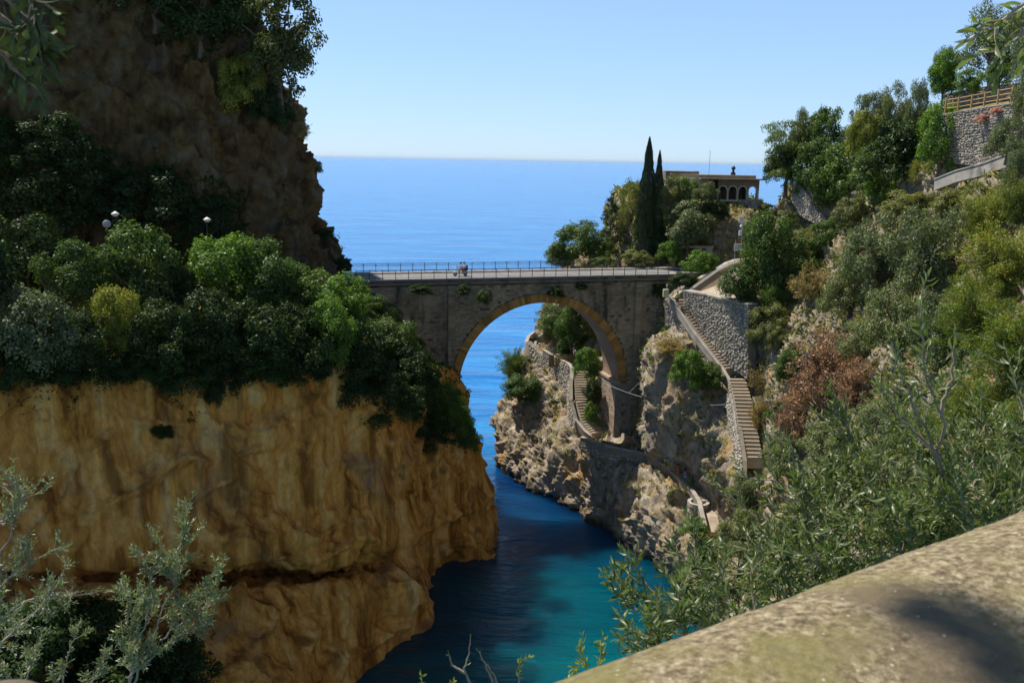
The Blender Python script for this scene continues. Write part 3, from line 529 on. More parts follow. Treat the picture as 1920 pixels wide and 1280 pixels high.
# coursed masonry of the face
def course_ok(s, z):
    r = math.hypot(s - SC, z - ZS)
    return not (z > ZS - .2 and r < AR + 1.12) and not (z <= ZS - .2 and abs(s - SC) < AR + 0.5)
m = MB(); z = 6.0; row = 0; rr = random.Random(3)
while z < ZT - 0.35:
    h = 0.27 + rr.uniform(-.03, .04); s = -21 + rr.uniform(0, .5)
    while s < 27:
        wd = rr.uniform(.35, .75)
        if course_ok(s + wd / 2, z + h / 2) and rr.random() > 0.035:
            p = rr.uniform(.01, .06); a = .018
            m.add([(s + a, TF - p, z + a), (s + wd - a, TF - p, z + a), (s + wd - a, TF - p, z + h - a), (s + a, TF - p, z + h - a), (s, TF, z), (s + wd, TF, z), (s + wd, TF, z + h), (s, TF, z + h)],
                  [(0, 1, 2, 3), (4, 5, 1, 0), (5, 6, 2, 1), (6, 7, 3, 2), (7, 4, 0, 3)])
        s += wd
    z += h
tag(m.build('face_masonry', M['masonry'], br), kind='stuff')
for px in (846, 1192):
    s, _ = bplane(px, 650); m = MB(); z = 4.0
    while z < ZT - 0.5:
        h = 0.34; e = rr.uniform(0, .03); m.box((s - .45 + e, TF - .34, z + .01), (s + .45 - e, TF + .1, z + h - .01)); z += h
    m.build('pilaster', M['masonry'], br)
m = MB(); m.box((SL, -0.02, ZT), (SR, WID + 0.02, ZT + 0.22)); m.build('cornice', M['masonry'], br)
m = MB(); m.box((SL, -0.12, ZT + 0.222), (SR, WID + 0.12, DZ - 0.10)); m.build('deck_slab', M['bridge_core'], br)
m = MB(); m.box((SL, -0.12, DZ - 0.098), (SR, WID + 0.12, DZ)); m.build('road_surface', M['asphalt'], br)
m = MB(); m.box((SL, WID - 1.0, DZ + 0.002), (SR, WID + .1, DZ + 0.16)); m.build('kerb', M['concrete'], br)
m = MB(); m.box((SL, -.10, DZ + .002), (SR, .22, DZ + .07)); m.build('kerb', M['concrete'], br)

def railing(label, t, z0, sa, sb, decor):
    r = thing('bridge_railing', label, 'railing', BL(sa, t, z0), BA); Ln = sb - sa; n = int(round(Ln / 1.52))
    pm_ = MB(); pm_.box((-.035, -.035, 0), (.035, .035, 1.08)); pme = pm_.mesh('post', M['iron'])
    for i in range(n + 1): link('post', pme, r, (i * Ln / n, 0, 0))
    q = MB(); q.box((0, -.03, 1.02), (Ln, .03, 1.06)); q.build('top_rail', M['iron'], r)
    q = MB(); q.box((0, -.02, .10), (Ln, .02, .13)); q.build('bottom_rail', M['iron'], r)
    q = MB()
    for i in range(n):
        for j in range(1, 11): x = (i + j / 11) * Ln / n; q.box((x - .008, -.008, .13), (x + .008, .008, 1.02))
    if decor:
        for i in range(n * 5):
            x = (i + .5) * Ln / (n * 5); c = [(x + .11 * math.cos(a), 0, .88 + .11 * math.sin(a)) for a in np.linspace(0, 2 * PI, 9)]; q.tube(c, .010, 4, False)
        q.box((0, -.012, .745), (Ln, .012, .765))
    tag(q.build('balusters', M['iron'], r), kind='stuff')
sa = bplane(668, 520, 0)[0]
railing('near iron railing of posts and thin bars along the camera side of the bridge', 0.05, DZ + .07, sa, sa + 1.52 * 26, False)
railing('far iron railing with ring pattern along the sea side of the bridge', WID - .05, DZ + .16, sa, sa + 1.52 * 27, True)

# ------------------------------------------------------------------ rubble walls, parapets and stairs
def resample(P, n):
    P = np.array(P, float); d = np.r_[0, np.cumsum(np.linalg.norm(P[1:] - P[:-1], axis=1))]; t = np.linspace(0, d[-1], n)
    return np.stack([np.interp(t, d, P[:, k]) for k in range(3)], 1), d[-1]
def rubble_wall(label, foot, top, out, size=0.38, thick=0.6, cope=0.28, name='stone_wall', cat='wall', cope_mat='concrete', group=None):
    """foot and top polylines, out = rough outward direction"""
    out = np.array(out, float); out /= np.linalg.norm(out)
    F_, Lf = resample(foot, 40); Tp, Lt = resample(top, 40); Ln = max(Lf, Lt); base = F_[0].copy()
    r = thing(name, label, cat, base, 0, group); F_ = F_ - base; Tp = Tp - base
    m = MB(); n = len(F_)
    tan = np.gradient(Tp, axis=0); nor = np.cross(tan, (0, 0, 1)); nor[:, 2] = 0; nor /= np.linalg.norm(nor, axis=1, keepdims=True) + 1e-9
    nor *= np.sign(nor @ out)[:, None]
    for i in range(n - 1):
        a, b, c, d = F_[i], F_[i + 1], Tp[i + 1], Tp[i]; na, nb = nor[i], nor[i + 1]
        m.hexa([a - na * thick, b - nb * thick, b, a], [d - na * thick, c - nb * thick, c, d])
    m.build('core', M['mortar'], r)
    q = MB(); rr = random.Random(len(label)); H = np.max(np.linalg.norm(Tp - F_, axis=1)); nr = max(1, int(H / (size * .72)))
    def S(u, v):
        x = u * (n - 1); i = min(int(x), n - 2); t = x - i
        f = F_[i] * (1 - t) + F_[i + 1] * t; tt = Tp[i] * (1 - t) + Tp[i + 1] * t; nn = nor[i] * (1 - t) + nor[i + 1] * t
        return f + (tt - f) * v, nn, np.linalg.norm(tt - f)
    for k in range(nr):
        u = rr.uniform(0, size) / Ln
        while u < 1:
            wd = size * rr.uniform(.6, 1.5) / Ln; c, nn, hh = S(min(u + wd / 2, 1), (k + .5) / nr)
            if hh / nr > 0.05:
                tg = S(min(u + wd, 1), .5)[0] - S(u, .5)[0]; tg[2] *= .3; L2 = np.linalg.norm(tg); tg = tg / (L2 + 1e-9); up = np.array([0, 0, 1.]); sh = hh / nr
                c = c + up * rr.uniform(-.3, .3) * sh + tg * rr.uniform(-.04, .04)
                hw = L2 * rr.uniform(.36, .5); hv = sh * rr.uniform(.34, .52); p = rr.uniform(.05, .16); ro = rr.uniform(-.25, .25)
                e1 = tg * math.cos(ro) + up * math.sin(ro); e2 = up * math.cos(ro) - tg * math.sin(ro)
                P = [c + e1 * hw * sx * rr.uniform(.8, 1.1) + e2 * hv * sy * rr.uniform(.8, 1.1) for sx, sy in ((-1, -.6), (-.4, -1), (.6, -1), (1, -.4), (1, .6), (.4, 1), (-.6, 1), (-1, .4))]
                I = [c + (x - c) * rr.uniform(.5, .75) + nn * p * rr.uniform(.8, 1.2) for x in P]
                q.add(P + I, [tuple(range(8, 16))] + [(j, (j + 1) % 8, 8 + (j + 1) % 8, 8 + j) for j in range(8)])
            u += wd
    # make stones face outwards
    tag(q.build('rubble_stones', M['rubble'], r), kind='stuff')
    if cope:
        m = MB()
        for i in range(n - 1):
            a, b = Tp[i], Tp[i + 1]; na, nb = nor[i], nor[i + 1]; u = np.array([0, 0, cope * .5])
            m.hexa([a + na * .12, a - na * (thick + .05), b - nb * (thick + .05), b + nb * .12], [a + na * .12 + u, a - na * (thick + .05) + u, b - nb * (thick + .05) + u, b + nb * .12 + u])
        m.build('coping', M[cope_mat], r)
    return r
def low_wall(label, top, h, thick, mat='concrete', name='parapet_wall', cat='parapet', group=None, depth=0.0):
    """free-standing low wall that follows a line, top polyline given, plain plastered, with a slightly wider coping"""
    P, Ln = resample(top, max(8, len(top) * 5)); base = P[0].copy(); r = thing(name, label, cat, base - np.array([0, 0, h]), 0, group); P = P - r_loc(r)
    tan = np.gradient(P, axis=0); nor = np.cross(tan, (0, 0, 1)); nor[:, 2] = 0; nor /= np.linalg.norm(nor, axis=1, keepdims=True) + 1e-9; nor *= thick / 2
    m = MB(); c = MB(); hh = np.array([0, 0, h + depth]); u = np.array([0, 0, .10])
    for i in range(len(P) - 1):
        a, b, na, nb = P[i], P[i + 1], nor[i], nor[i + 1]
        m.hexa([a - na - hh, a + na - hh, b + nb - hh, b - nb - hh], [a - na - u, a + na - u, b + nb - u, b - nb - u])
        k = 1.25; c.hexa([a - na * k - u, a + na * k - u, b + nb * k - u, b - nb * k - u], [a - na * k, a + na * k, b + nb * k, b - nb * k])
    m.build('wall_body', M[mat], r); c.build('coping', M['concrete'], r, smooth=False); return r
def r_loc(o): return np.array(o.location)
def stairs(label, P0, P1s, n, width, side, name='stone_staircase', group=None, mat='step', pin=0.0):
    """n steps following the polyline from its top P0; side = horizontal unit vector across the flight"""
    P, Ln = resample([P0] + list(P1s), n + 1); r = thing(name, label, 'stairs', P[-1], 0, group); base = P[-1]
    st = MB(); st.box((-.5, -.5, -1), (.5, .5, 0)); sme = st.mesh('step', M[mat])
    for i in range(n):
        a, b = P[i], P[i + 1]; d = b - a; run = math.hypot(d[0], d[1]); rise = abs(d[2]); yaw = math.atan2(-d[0], d[1]) if True else 0
        c = (a + b) / 2 - base; w = width * (1 + pin * (i / n)) + 0.02 * math.sin(i * 2.1)
        link('step', sme, r, (c[0] + side[0] * w / 2, c[1] + side[1] * w / 2, b[2] - base[2] + rise * 0.5), (0, 0, yaw), (w, run * 1.06 + 0.002 * i, rise * 3 + .3))
    return r

# long upper flight beside the rubble retaining wall
T1 = A(1262, 560, 105); T2 = A(1318, 640, 100); T3 = A(1372, 705, 95); T4 = A(1384, 735, 93.5); T5 = A(1402, 855, 86.5)
n_w = A(1400, 700, 95) - A(1290, 560, 105)
rubble_wall('big grey rubble retaining wall rising above the upper stairs right of the bridge', [A(1281, 566, 104.6), A(1330, 640, 100), A(1372, 690, 96.2), A(1402, 712, 94)], [A(1281, 546, 104.6), A(1325, 554, 100.6), A(1372, 566, 96.6), A(1404, 572, 94.2)], (-1, -.6, 0), .42, 1.2, .3, name='retaining_wall')
rubble_wall('narrow grey rubble wall below the yellow box at the stair head', [A(1247, 632, 104), A(1262, 640, 103.5), A(1300, 660, 101), A(1330, 690, 98)], [A(1246, 560, 105.2), A(1258, 562, 104.8), A(1300, 625, 101), A(1336, 672, 98)], (-.6, -1, 0), .4, .8, 0, name='retaining_wall')
sd_ = np.array([.85, .5, 0])
stairs('upper half of the long stone stairs squeezed between two rubble walls', A(1266, 560, 105), [A(1312, 625, 101), A(1362, 692, 96)], 26, 1.5, sd_)
stairs('lower half of the long stone stairs with wide pale treads in the sun', A(1368, 708, 94.6), [A(1378, 745, 92), A(1395, 860, 86)], 22, 1.75, np.array([.97, .2, 0]), pin=.15)
low_wall('pale parapet edging the left side of the long upper stairs', [A(1254, 552, 105), A(1300, 620, 101), A(1358, 694, 96), A(1368, 712, 94.6), A(1376, 760, 91.5), A(1392, 858, 86), A(1400, 915, 83.5)], .9, .3)
m_ = rubble_wall('rubble base wall under the lower half of the upper stairs', [A(1362, 760, 92.5), A(1378, 850, 88), A(1392, 945, 82.5)], [A(1367, 716, 94.2), A(1377, 765, 91.2), A(1391, 862, 85.7)], (-1, -.4, 0), .4, .5, 0, name='retaining_wall')

# lower path with its parapet, seen from the pier down to the round bastion
lp = [Z(1090, 818, 9.6), Z(1143, 836, 9.5), Z(1208, 848, 9.5), Z(1235, 862, 9.3), Z(1262, 884, 8.7), Z(1300, 920, 7.9), Z(1311, 938, 7.5), Z(1316, 960, 7.0), Z(1322, 985, 6.2)]
low_wall('pale parapet of the lower path running under the bridge to the round bastion', lp, 1.0, .38, 'mortar')
rubble_wall('rubble footing of the lower path between the pier and the round bastion', [p - np.array([.0, .0, 2.6]) for p in lp[:7]], [p - np.array([.1, .12, .95]) for p in lp[:7]], (-.7, -.7, 0), .4, .5, 0, name='retaining_wall')
path = MB(); pc, _ = resample([p + np.array([.9, .35, -.85]) for p in lp], 24)
for i in range(23):
    d = pc[i + 1] - pc[i]; nn = np.array([d[1], -d[0], 0]); nn /= np.linalg.norm(nn) + 1e-9; nn = -nn if nn[0] < 0 else nn; a, b = pc[i], pc[i + 1]; u = np.array([0, 0, .5])
    path.hexa([a - nn * .8 - u, a + nn * 1.0 - u, b + nn * 1.0 - u, b - nn * .8 - u], [a - nn * .8, a + nn * 1.0, b + nn * 1.0, b - nn * .8])
tag(path.build('path', M['step']), kind='structure')
stairs('short stone steps of the lower path behind the round bastion', Z(1272, 886, 8.6), [Z(1304, 918, 7.7), Z(1318, 940, 7.2)], 9, 1.5, np.array([.95, .25, 0]))
# bastion
bc = (Z(1302, 945, 7.0) + np.array([.55, .5, 0])); ba_ = thing('round_bastion', 'small round rubble bastion with pale rim at the bend of the lower path', 'bastion', bc - np.array([0, 0, 3.2]))
m = MB(); m.lathe([(1.15, 0), (1.05, 3.0)], 20); m.build('core', M['mortar'], ba_)
q = MB(); rr = random.Random(5)
for k in range(10):
    for j in range(20):
        a = (j + rr.uniform(-.2, .2) + (k % 2) * .5) * 2 * PI / 20; zc = .15 + k * .29; R_ = 1.15 - .1 * zc / 3
        e = np.array([math.cos(a), math.sin(a), 0]); tg = np.array([-e[1], e[0], 0]); c = e * R_ + np.array([0, 0, zc]); hw, hv = .17 * rr.uniform(.75, 1), .14 * rr.uniform(.75, 1)
        P = [c + tg * hw * x + np.array([0, 0, hv * y]) for x, y in ((-1, -1), (1, -1), (1, 1), (-1, 1))]; I = [c + (p - c) * .65 + e * rr.uniform(.06, .12) for p in P]
        q.add(P + I, [(4, 5, 6, 7)] + [(j_, (j_ + 1) % 4, 4 + (j_ + 1) % 4, 4 + j_) for j_ in range(4)])
tag(q.build('rubble_stones', M['rubble'], ba_), kind='stuff')
m = MB(); n = 24; V = []; Fc = []
for k in range(n):
    a = 2 * PI * k / n; c, s = math.cos(a), math.sin(a); V += [(1.22 * c, 1.22 * s, 2.9), (1.22 * c, 1.22 * s, 3.35), (.85 * c, .85 * s, 3.35), (.85 * c, .85 * s, 2.9)]
    k2 = (k + 1) % n
    Fc += [(4 * k, 4 * k2, 4 * k2 + 1, 4 * k + 1), (4 * k + 1, 4 * k2 + 1, 4 * k2 + 2, 4 * k + 2), (4 * k + 2, 4 * k2 + 2, 4 * k2 + 3, 4 * k + 3)]
m.add(V, Fc); m.build('rim', M['concrete'], ba_)

# stairs and walls seen through the arch
s2a = A(1088, 695, 120); s2m = A(1092, 750, 115.5); s2b = A(1118, 812, 111)
stairs('curving stone stairs seen through the arch left of the pier', s2a - np.array([.9, 0, 0]), [s2m - np.array([.9, 0, 0]), A(1100, 790, 113) - np.array([.6, 0, 0]), s2b - np.array([.7, 0, 0])], 25, 1.75, np.array([.98, .2, 0]))
low_wall('pale curved parapet on the left of the stairs behind the arch', [A(1020, 655, 127), A(1040, 668, 124.5), A(1066, 680, 121.5), A(1073, 690, 120), A(1071, 720, 118), A(1071, 750, 115.5), A(1080, 785, 113), A(1096, 806, 111.6), A(1112, 818, 110.6)], 1.0, .38, 'mortar')
rubble_wall('white grey rubble wall curving below the lookout beyond the arch', [A(1000, 722, 128), A(1030, 742, 125), A(1055, 745, 121.5), A(1066, 740, 119)], [A(988, 640, 131), A(1008, 660, 129), A(1035, 672, 124.6), A(1066, 684, 121)], (-1, -.5, 0), .5, .8, 0)
rubble_wall('rubble footing under the curved stair parapet beyond the arch', [A(1062, 765, 118), A(1066, 800, 114), A(1082, 822, 112)], [A(1067, 700, 119.5), A(1067, 750, 115.3), A(1078, 790, 112.7)], (-1, -.4, 0), .45, .5, 0)
low_wall('rounded pale lookout parapet at the tip of the promontory', [A(990, 668, 129.5), A(987, 640, 131), A(992, 628, 133.5), A(1004, 622, 136), A(1012, 622, 137)], 1.1, .4)
low_wall('pale brown inner wall of the lookout at the tip of the promontory', [A(1002, 655, 130.5), A(1004, 640, 132), A(1014, 637, 133)], 1.2, .3, 'plaster_brown')

# ramp walls at the right bridge end
rw = thing('ramp_wall', 'brown plastered ramp wall with pale sloping coping at the right bridge end', 'wall', A(1285, 552, 106))
b0 = r_loc(rw); face = [A(1285, 549, 106), A(1348, 504, 106), A(1362, 560, 99.5), A(1345, 560, 100)]
face = [A(1284, 551, 106), A(1349, 506, 106.5), A(1356, 560, 104.5), A(1330, 562, 104.6)]
bk = np.array([.5, 1.2, 0]); m = MB(); m.hexa([p - b0 for p in (face[0], face[3], face[3] + bk, face[0] + bk)], [p - b0 for p in (face[0] + np.array([0, 0, .02]), face[2], face[2] + bk, face[0] + bk + np.array([0, 0, .02]))])
m = MB(); V = [p - b0 for p in face] + [p + bk * .35 - b0 for p in face]; m.add(V, [(0, 3, 2, 1), (4, 5, 6, 7), (0, 1, 5, 4), (1, 2, 6, 5), (2, 3, 7, 6), (3, 0, 4, 7)]); m.build('wall_body', M['plaster_brown'], rw)
m = MB(); m.tube([face[0] - b0, face[1] - b0 + np.array([0, 0, .08]), A(1372, 494, 108) - b0, A(1402, 486, 109.5) - b0], .24, 4); m.build('coping', M['concrete'], rw)
low_wall('pale sloping parapet from the bridge end down to the stair head', [A(1262, 557, 105.6), A(1300, 527, 108), A(1334, 507, 110.5)], .9, .35)
low_wall('pale curved kerb wall rising under the signboard at the bridge end', [A(1346, 503, 109), A(1362, 492, 110.5), A(1380, 486, 112), A(1404, 484, 113)], 1.0, .45)
gp = MB(); b0 = A(1360, 520, 108); P = [A(1284, 553, 106.6), A(1400, 572, 95), A(1440, 560, 100), A(1420, 500, 110), A(1340, 510, 111)]
gp.add([P[0], P[1], P[2], P[3], P[4]], [(0, 1, 2, 3, 4)]); tag(gp.build('pavement', M['step']), kind='structure')

# upper hillside: terraces, fence, little stair, concrete channel
rubble_wall('high rubble terrace wall beneath the wooden fence at upper right', [A(1776, 305, 79), A(1830, 312, 74), A(1905, 285, 68), A(1960, 270, 64)], [A(1770, 216, 79), A(1830, 205, 74.5), A(1905, 194, 69), A(1960, 188, 65)], (-.8, -.6, 0), .30, 1.5, .2, name='terrace_wall')
rubble_wall('low rubble terrace wall behind the wooden fence at upper right', [A(1768, 200, 84), A(1830, 196, 80), A(1900, 186, 75), A(1960, 180, 72)], [A(1768, 180, 84), A(1830, 166, 80.5), A(1905, 158, 75), A(1960, 150, 72)], (-.8, -.6, 0), .33, 1.2, .15, name='terrace_wall')
tr = MB(); q0 = [A(1770, 216, 79), A(1830, 205, 74.5), A(1905, 194, 69), A(1960, 188, 65), A(2100, 170, 66)]; q1 = [A(1768, 201, 84), A(1830, 197, 80), A(1905, 187, 75), A(1960, 181, 72), A(2100, 160, 74)]
for i in range(4): tr.add([q0[i], q0[i + 1], q1[i + 1], q1[i]], [(0, 1, 2, 3)])
q2 = [A(1768, 180, 84), A(1830, 166, 80.5), A(1905, 158, 75), A(1960, 150, 72), A(2100, 140, 73)]; q3 = [p + np.array([8, 16, .5]) for p in q2]
for i in range(4): tr.add([q2[i], q2[i + 1], q3[i + 1], q3[i]], [(0, 1, 2, 3)])
tag(tr.build('terrace', M['hill']), kind='structure')
fp = [A(1772, 212, 78.8), A(1795, 209, 77), A(1825, 204, 74.8), A(1862, 198, 72), A(1896, 193, 69.6)]
fn = thing('wooden_fence', 'light brown post and rail wooden fence on the terrace at upper right', 'fence', fp[0])
q = MB(); q.box((-.06, -.06, 0), (.06, .06, 1.2)); pme = q.mesh('post', M['wood'])
fr, _ = resample(fp, 6)
for p in fr: link('post', pme, fn, p - fp[0])
for hz in (1.08, .72, .36):
    q = MB(); q.tube([p - fp[0] + np.array([.05, -.08, hz]) for p in fr], .05, 5); q.build('rail', M['wood'], fn)
low_wall('long grey concrete channel wall slanting across the upper right slope', [A(1758, 335, 76), A(1800, 318, 73), A(1850, 305, 70), A(1895, 288, 67)], 1.0, .5, cat='wall')
stairs('narrow stone steps climbing beside a rubble wall left of the upper hillside trees', A(1502, 322, 110), [A(1512, 345, 108.5), A(1540, 392, 105)], 16, 1.2, np.array([.97, .2, 0]))
low_wall('thin pale parapet of the narrow steps on the upper hillside', [A(1490, 335, 110), A(1506, 352, 108.3), A(1536, 396, 104.8), A(1552, 418, 103)], .6, .25)
rubble_wall('grey rubble wall below the narrow steps on the upper hillside', [A(1482, 372, 109.8), A(1500, 405, 107.5), A(1530, 420, 104.5), A(1552, 432, 102.8)], [A(1490, 338, 110), A(1506, 356, 108.2), A(1532, 396, 104.7), A(1552, 420, 102.9)], (-.8, -.6, 0), .4, .6, 0)
low_wall('short pale wall block at the head of the narrow upper steps', [A(1492, 322, 111), A(1508, 318, 112)], 1.1, .5, 'plaster_brown', cat='wall')

# ------------------------------------------------------------------ villa on the rock
vo = A(1345, 374, 125); vd = A(1419, 373, 124.6) - vo; vlen = math.hypot(vd[0], vd[1]); va = math.atan2(vd[1], vd[0])
vi = thing('villa', 'low brown villa with arched loggia and flat overhanging roof on the rock', 'house', vo, va)
def vl(px, py, Y): p = A(px, py, Y) - vo; c, s = math.cos(va), math.sin(va); return np.array([p[0] * c + p[1] * s, -p[0] * s + p[1] * c, p[2]])
AW = vlen / 4; H0 = 2.05; arc_r = AW * .36
def arcade(x0, n, AW, r, spring, top, t0, t1, mb):
    for i in range(n):
        cx = x0 + (i + .5) * AW
        for (a, b) in ((x0 + i * AW, cx - r), (cx + r, x0 + (i + 1) * AW)): mb.box((a, t0, 0), (b, t1, top))
        K = 12; A_ = [(cx - r * math.cos(PI * k / K), spring + r * math.sin(PI * k / K)) for k in range(K + 1)]
        for k in range(K):
            (xa, za), (xb, zb) = A_[k], A_[k + 1]; mb.hexa([(xa, t0, za), (xb, t0, zb), (xb, t1, zb), (xa, t1, za)], [(xa, t0, top), (xb, t0, top), (xb, t1, top), (xa, t1, top)])
HT = 2.75
m = MB(); arcade(0, 4, AW, arc_r, 1.35, HT, 0, .35, m); m.build('arcade_wall', M['villa_wall'], vi)
for i in range(4):
    cx = (i + .5) * AW; q = MB(); K = 12
    for k in range(K):
        P = []
        for rr_ in (arc_r - .005, arc_r + .14):
            for kk in (k, k + 1): a = PI * kk / K; P.append((cx - rr_ * math.cos(a), 1.35 + rr_ * math.sin(a)))
        q.hexa([(P[0][0], -.06, P[0][1]), (P[1][0], -.06, P[1][1]), (P[3][0], -.06, P[3][1]), (P[2][0], -.06, P[2][1])], [(P[0][0], .1, P[0][1]), (P[1][0], .1, P[1][1]), (P[3][0], .1, P[3][1]), (P[2][0], .1, P[2][1])])
    q.build('arch_trim', M['trim'], vi)
for i in range(5):
    q = MB(); x = i * AW; q.lathe([(.17, 0), (.17, .12), (.12, .18), (.11, 1.15), (.16, 1.25), (.19, 1.35)], 10, (x, -.04, 0)); q.build('column', M['trim'], vi)
q = MB(); q.box((-1.0, -.3, -.25), (vlen + .4, 4.2, 0)); q.build('floor_slab', M['trim'], vi)
q = MB(); q.box((-3.5, 4.0, 0), (AW * 3.1, 4.3, HT)); q.box((-.9, .36, 0), (-.6, 4, HT)); q.box((AW * 3.0, 1.2, 0), (AW * 3.12, 4.0, HT)); q.build('back_wall', M['villa_wall'], vi)
for ya, yb in ((.36, 1.1),): q = MB(); q.box((vlen - .02, ya, 0), (vlen + .28, yb, HT)); q.build('side_wall', M['villa_wall'], vi)
q = MB(); q.prism([(-2.6, -1.0), (vlen + .9, -1.0), (vlen + .9, 5), (-2.6, 5)], HT + .002, HT + .17); q.build('eaves', M['roof'], vi)
q = MB(); q.prism([(-1.6, .6), (vlen - .6, .6), (vlen - .1, 1.1), (vlen - .1, 4.6), (-6, 7.0), (-7, 4.2)], HT + .172, HT + .62); q.build('roof', M['roof'], vi, bevel=.06)
q = MB(); q.prism([(-7, 4), (-3.2, 2.0), (-2.2, 4.0), (-5, 7.5), (-7.5, 7)], HT - .3, HT + 1.05); q.build('roof', M['roof'], vi, bevel=.08)
q = MB(); q.prism([(-6.8, 4.1), (-3.4, 1.2), (-1.2, .5), (-1.2, 3.8), (-5, 7.4), (-7.2, 6.8)], -.4, HT + .17); q.build('main_wall', M['rubble'], vi)
q = MB(); q.lathe([(.35, 0), (.33, .35), (.16, .42), (.16, .75), (.30, .82), (.28, 1.05), (.12, 1.25)], 10, (AW * 1.7, 2.2, HT + .62)); q.build('chimney', M['dark'], vi)
q = MB(); q.tube([(-.9, 3.5, HT + .6), (-.9, 3.5, HT + 4.0)], .03, 4); q.build('antenna', M['grey'], vi)
q = MB()
for i in range(3): q.tube([(-2.4 + i * .9, -.7, 0), (-2.4 + i * .9, -.7, .8)], .05, 5)
q.tube([(-2.6, -.7, .8), (0, -.5, .8)], .05, 5); q.tube([(-2.6, -.7, .4), (0, -.5, .4)], .04, 5); q.build('terrace_rail', M['trim'], vi)
rubble_wall('dark rubble base wall directly under the arched loggia of the villa', [A(1352, 396, 125.8), A(1384, 398, 124.4), A(1420, 398, 122.9)], [A(1350, 375.5, 126.2), A(1384, 375.5, 124.7), A(1421, 375.5, 123)], (0, -1, 0), .4, 1.5, 0)

# garage opening by the road
gb = A(1262, 505, 118.5); gg = thing('garage', 'dark garage opening under a pale lintel at the foot of the rock', 'garage', gb, .1)
q = MB(); q.box((0, 0, -.6), (.3, 2.5, 2.9)); q.box((3.6, 0, -.6), (3.9, 2.5, 2.9)); q.build('jamb', M['plaster_brown'], gg)
q = MB(); q.box((-.2, -.12, 2.9), (5.4, 2.5, 3.2)); q.build('lintel', M['concrete'], gg)
q = MB(); q.box((.3, 2.2, -.6), (3.6, 2.4, 2.9)); q.build('dark_infill', M['dark'], gg)  # near-black sheet standing in for the unlit depth of the opening
q = MB(); q.box((4.4, -.05, 2.0), (5.3, .05, 2.9)); q.build('panel', M['concrete'], gg)
print('built', round(time.time() - T0, 1))
# ------------------------------------------------------------------ plants
def quads(C, N, ln, wd, r, up=None, jitter=0.9):
    """leaf rhombs centred on C facing N; up gives the long axis direction"""
    n = len(C); N = N + r.normal(0, jitter * .5, (n, 3)); N /= np.linalg.norm(N, axis=1, keepdims=True) + 1e-9
    Tg = (r.normal(0, 1, (n, 3)) if up is None else up + r.normal(0, .35, (n, 3))); Tg -= N * (Tg * N).sum(1)[:, None]; Tg /= np.linalg.norm(Tg, axis=1, keepdims=True) + 1e-9
    B = np.cross(N, Tg); k = r.uniform(.7, 1.3, (n, 1)); l2 = ln * .5 * k; w2 = wd * .5 * k
    V = np.stack([C - Tg * l2, C + B * w2 - Tg * l2 * .1, C + Tg * l2, C - B * w2 - Tg * l2 * .1], 1).reshape(-1, 3)
    return V, np.arange(4 * n).reshape(n, 4)
def blob_leaves(cent, rad, n, ln, wd, r, squash=(1, 1, 1), fill=.72, up=None, under=.35, jitter=.9):
    cent = np.array(cent); rad = np.array(rad); p = rad ** 2 / (rad ** 2).sum(); i = r.choice(len(cent), n, p=p)
    d = r.normal(0, 1, (n, 3)); d /= np.linalg.norm(d, axis=1, keepdims=True); low = (d[:, 2] < -.2) & (r.random(n) > under); d[low, 2] *= -1
    rr_ = rad[i] * (1 - (1 - fill) * r.random(n) ** 1.5) * (1 + .35 * r.random(n) ** 4); noise = 1 + .22 * fbm((cent[i] + d * rad[i][:, None]) * 9, 2, 3)
    C = cent[i] + d * np.array(squash) * (rr_ * noise)[:, None]; out = C - np.array([0, 0, .35]); out /= np.linalg.norm(out, axis=1, keepdims=True) + 1e-9
    return quads(C, d * .7 + out * .3 + np.array([0, 0, .25]), ln, wd, r, None if up is None else (d * .6 + np.array(up)), jitter)
PROTO = {}
def norm_v(V):
    return V
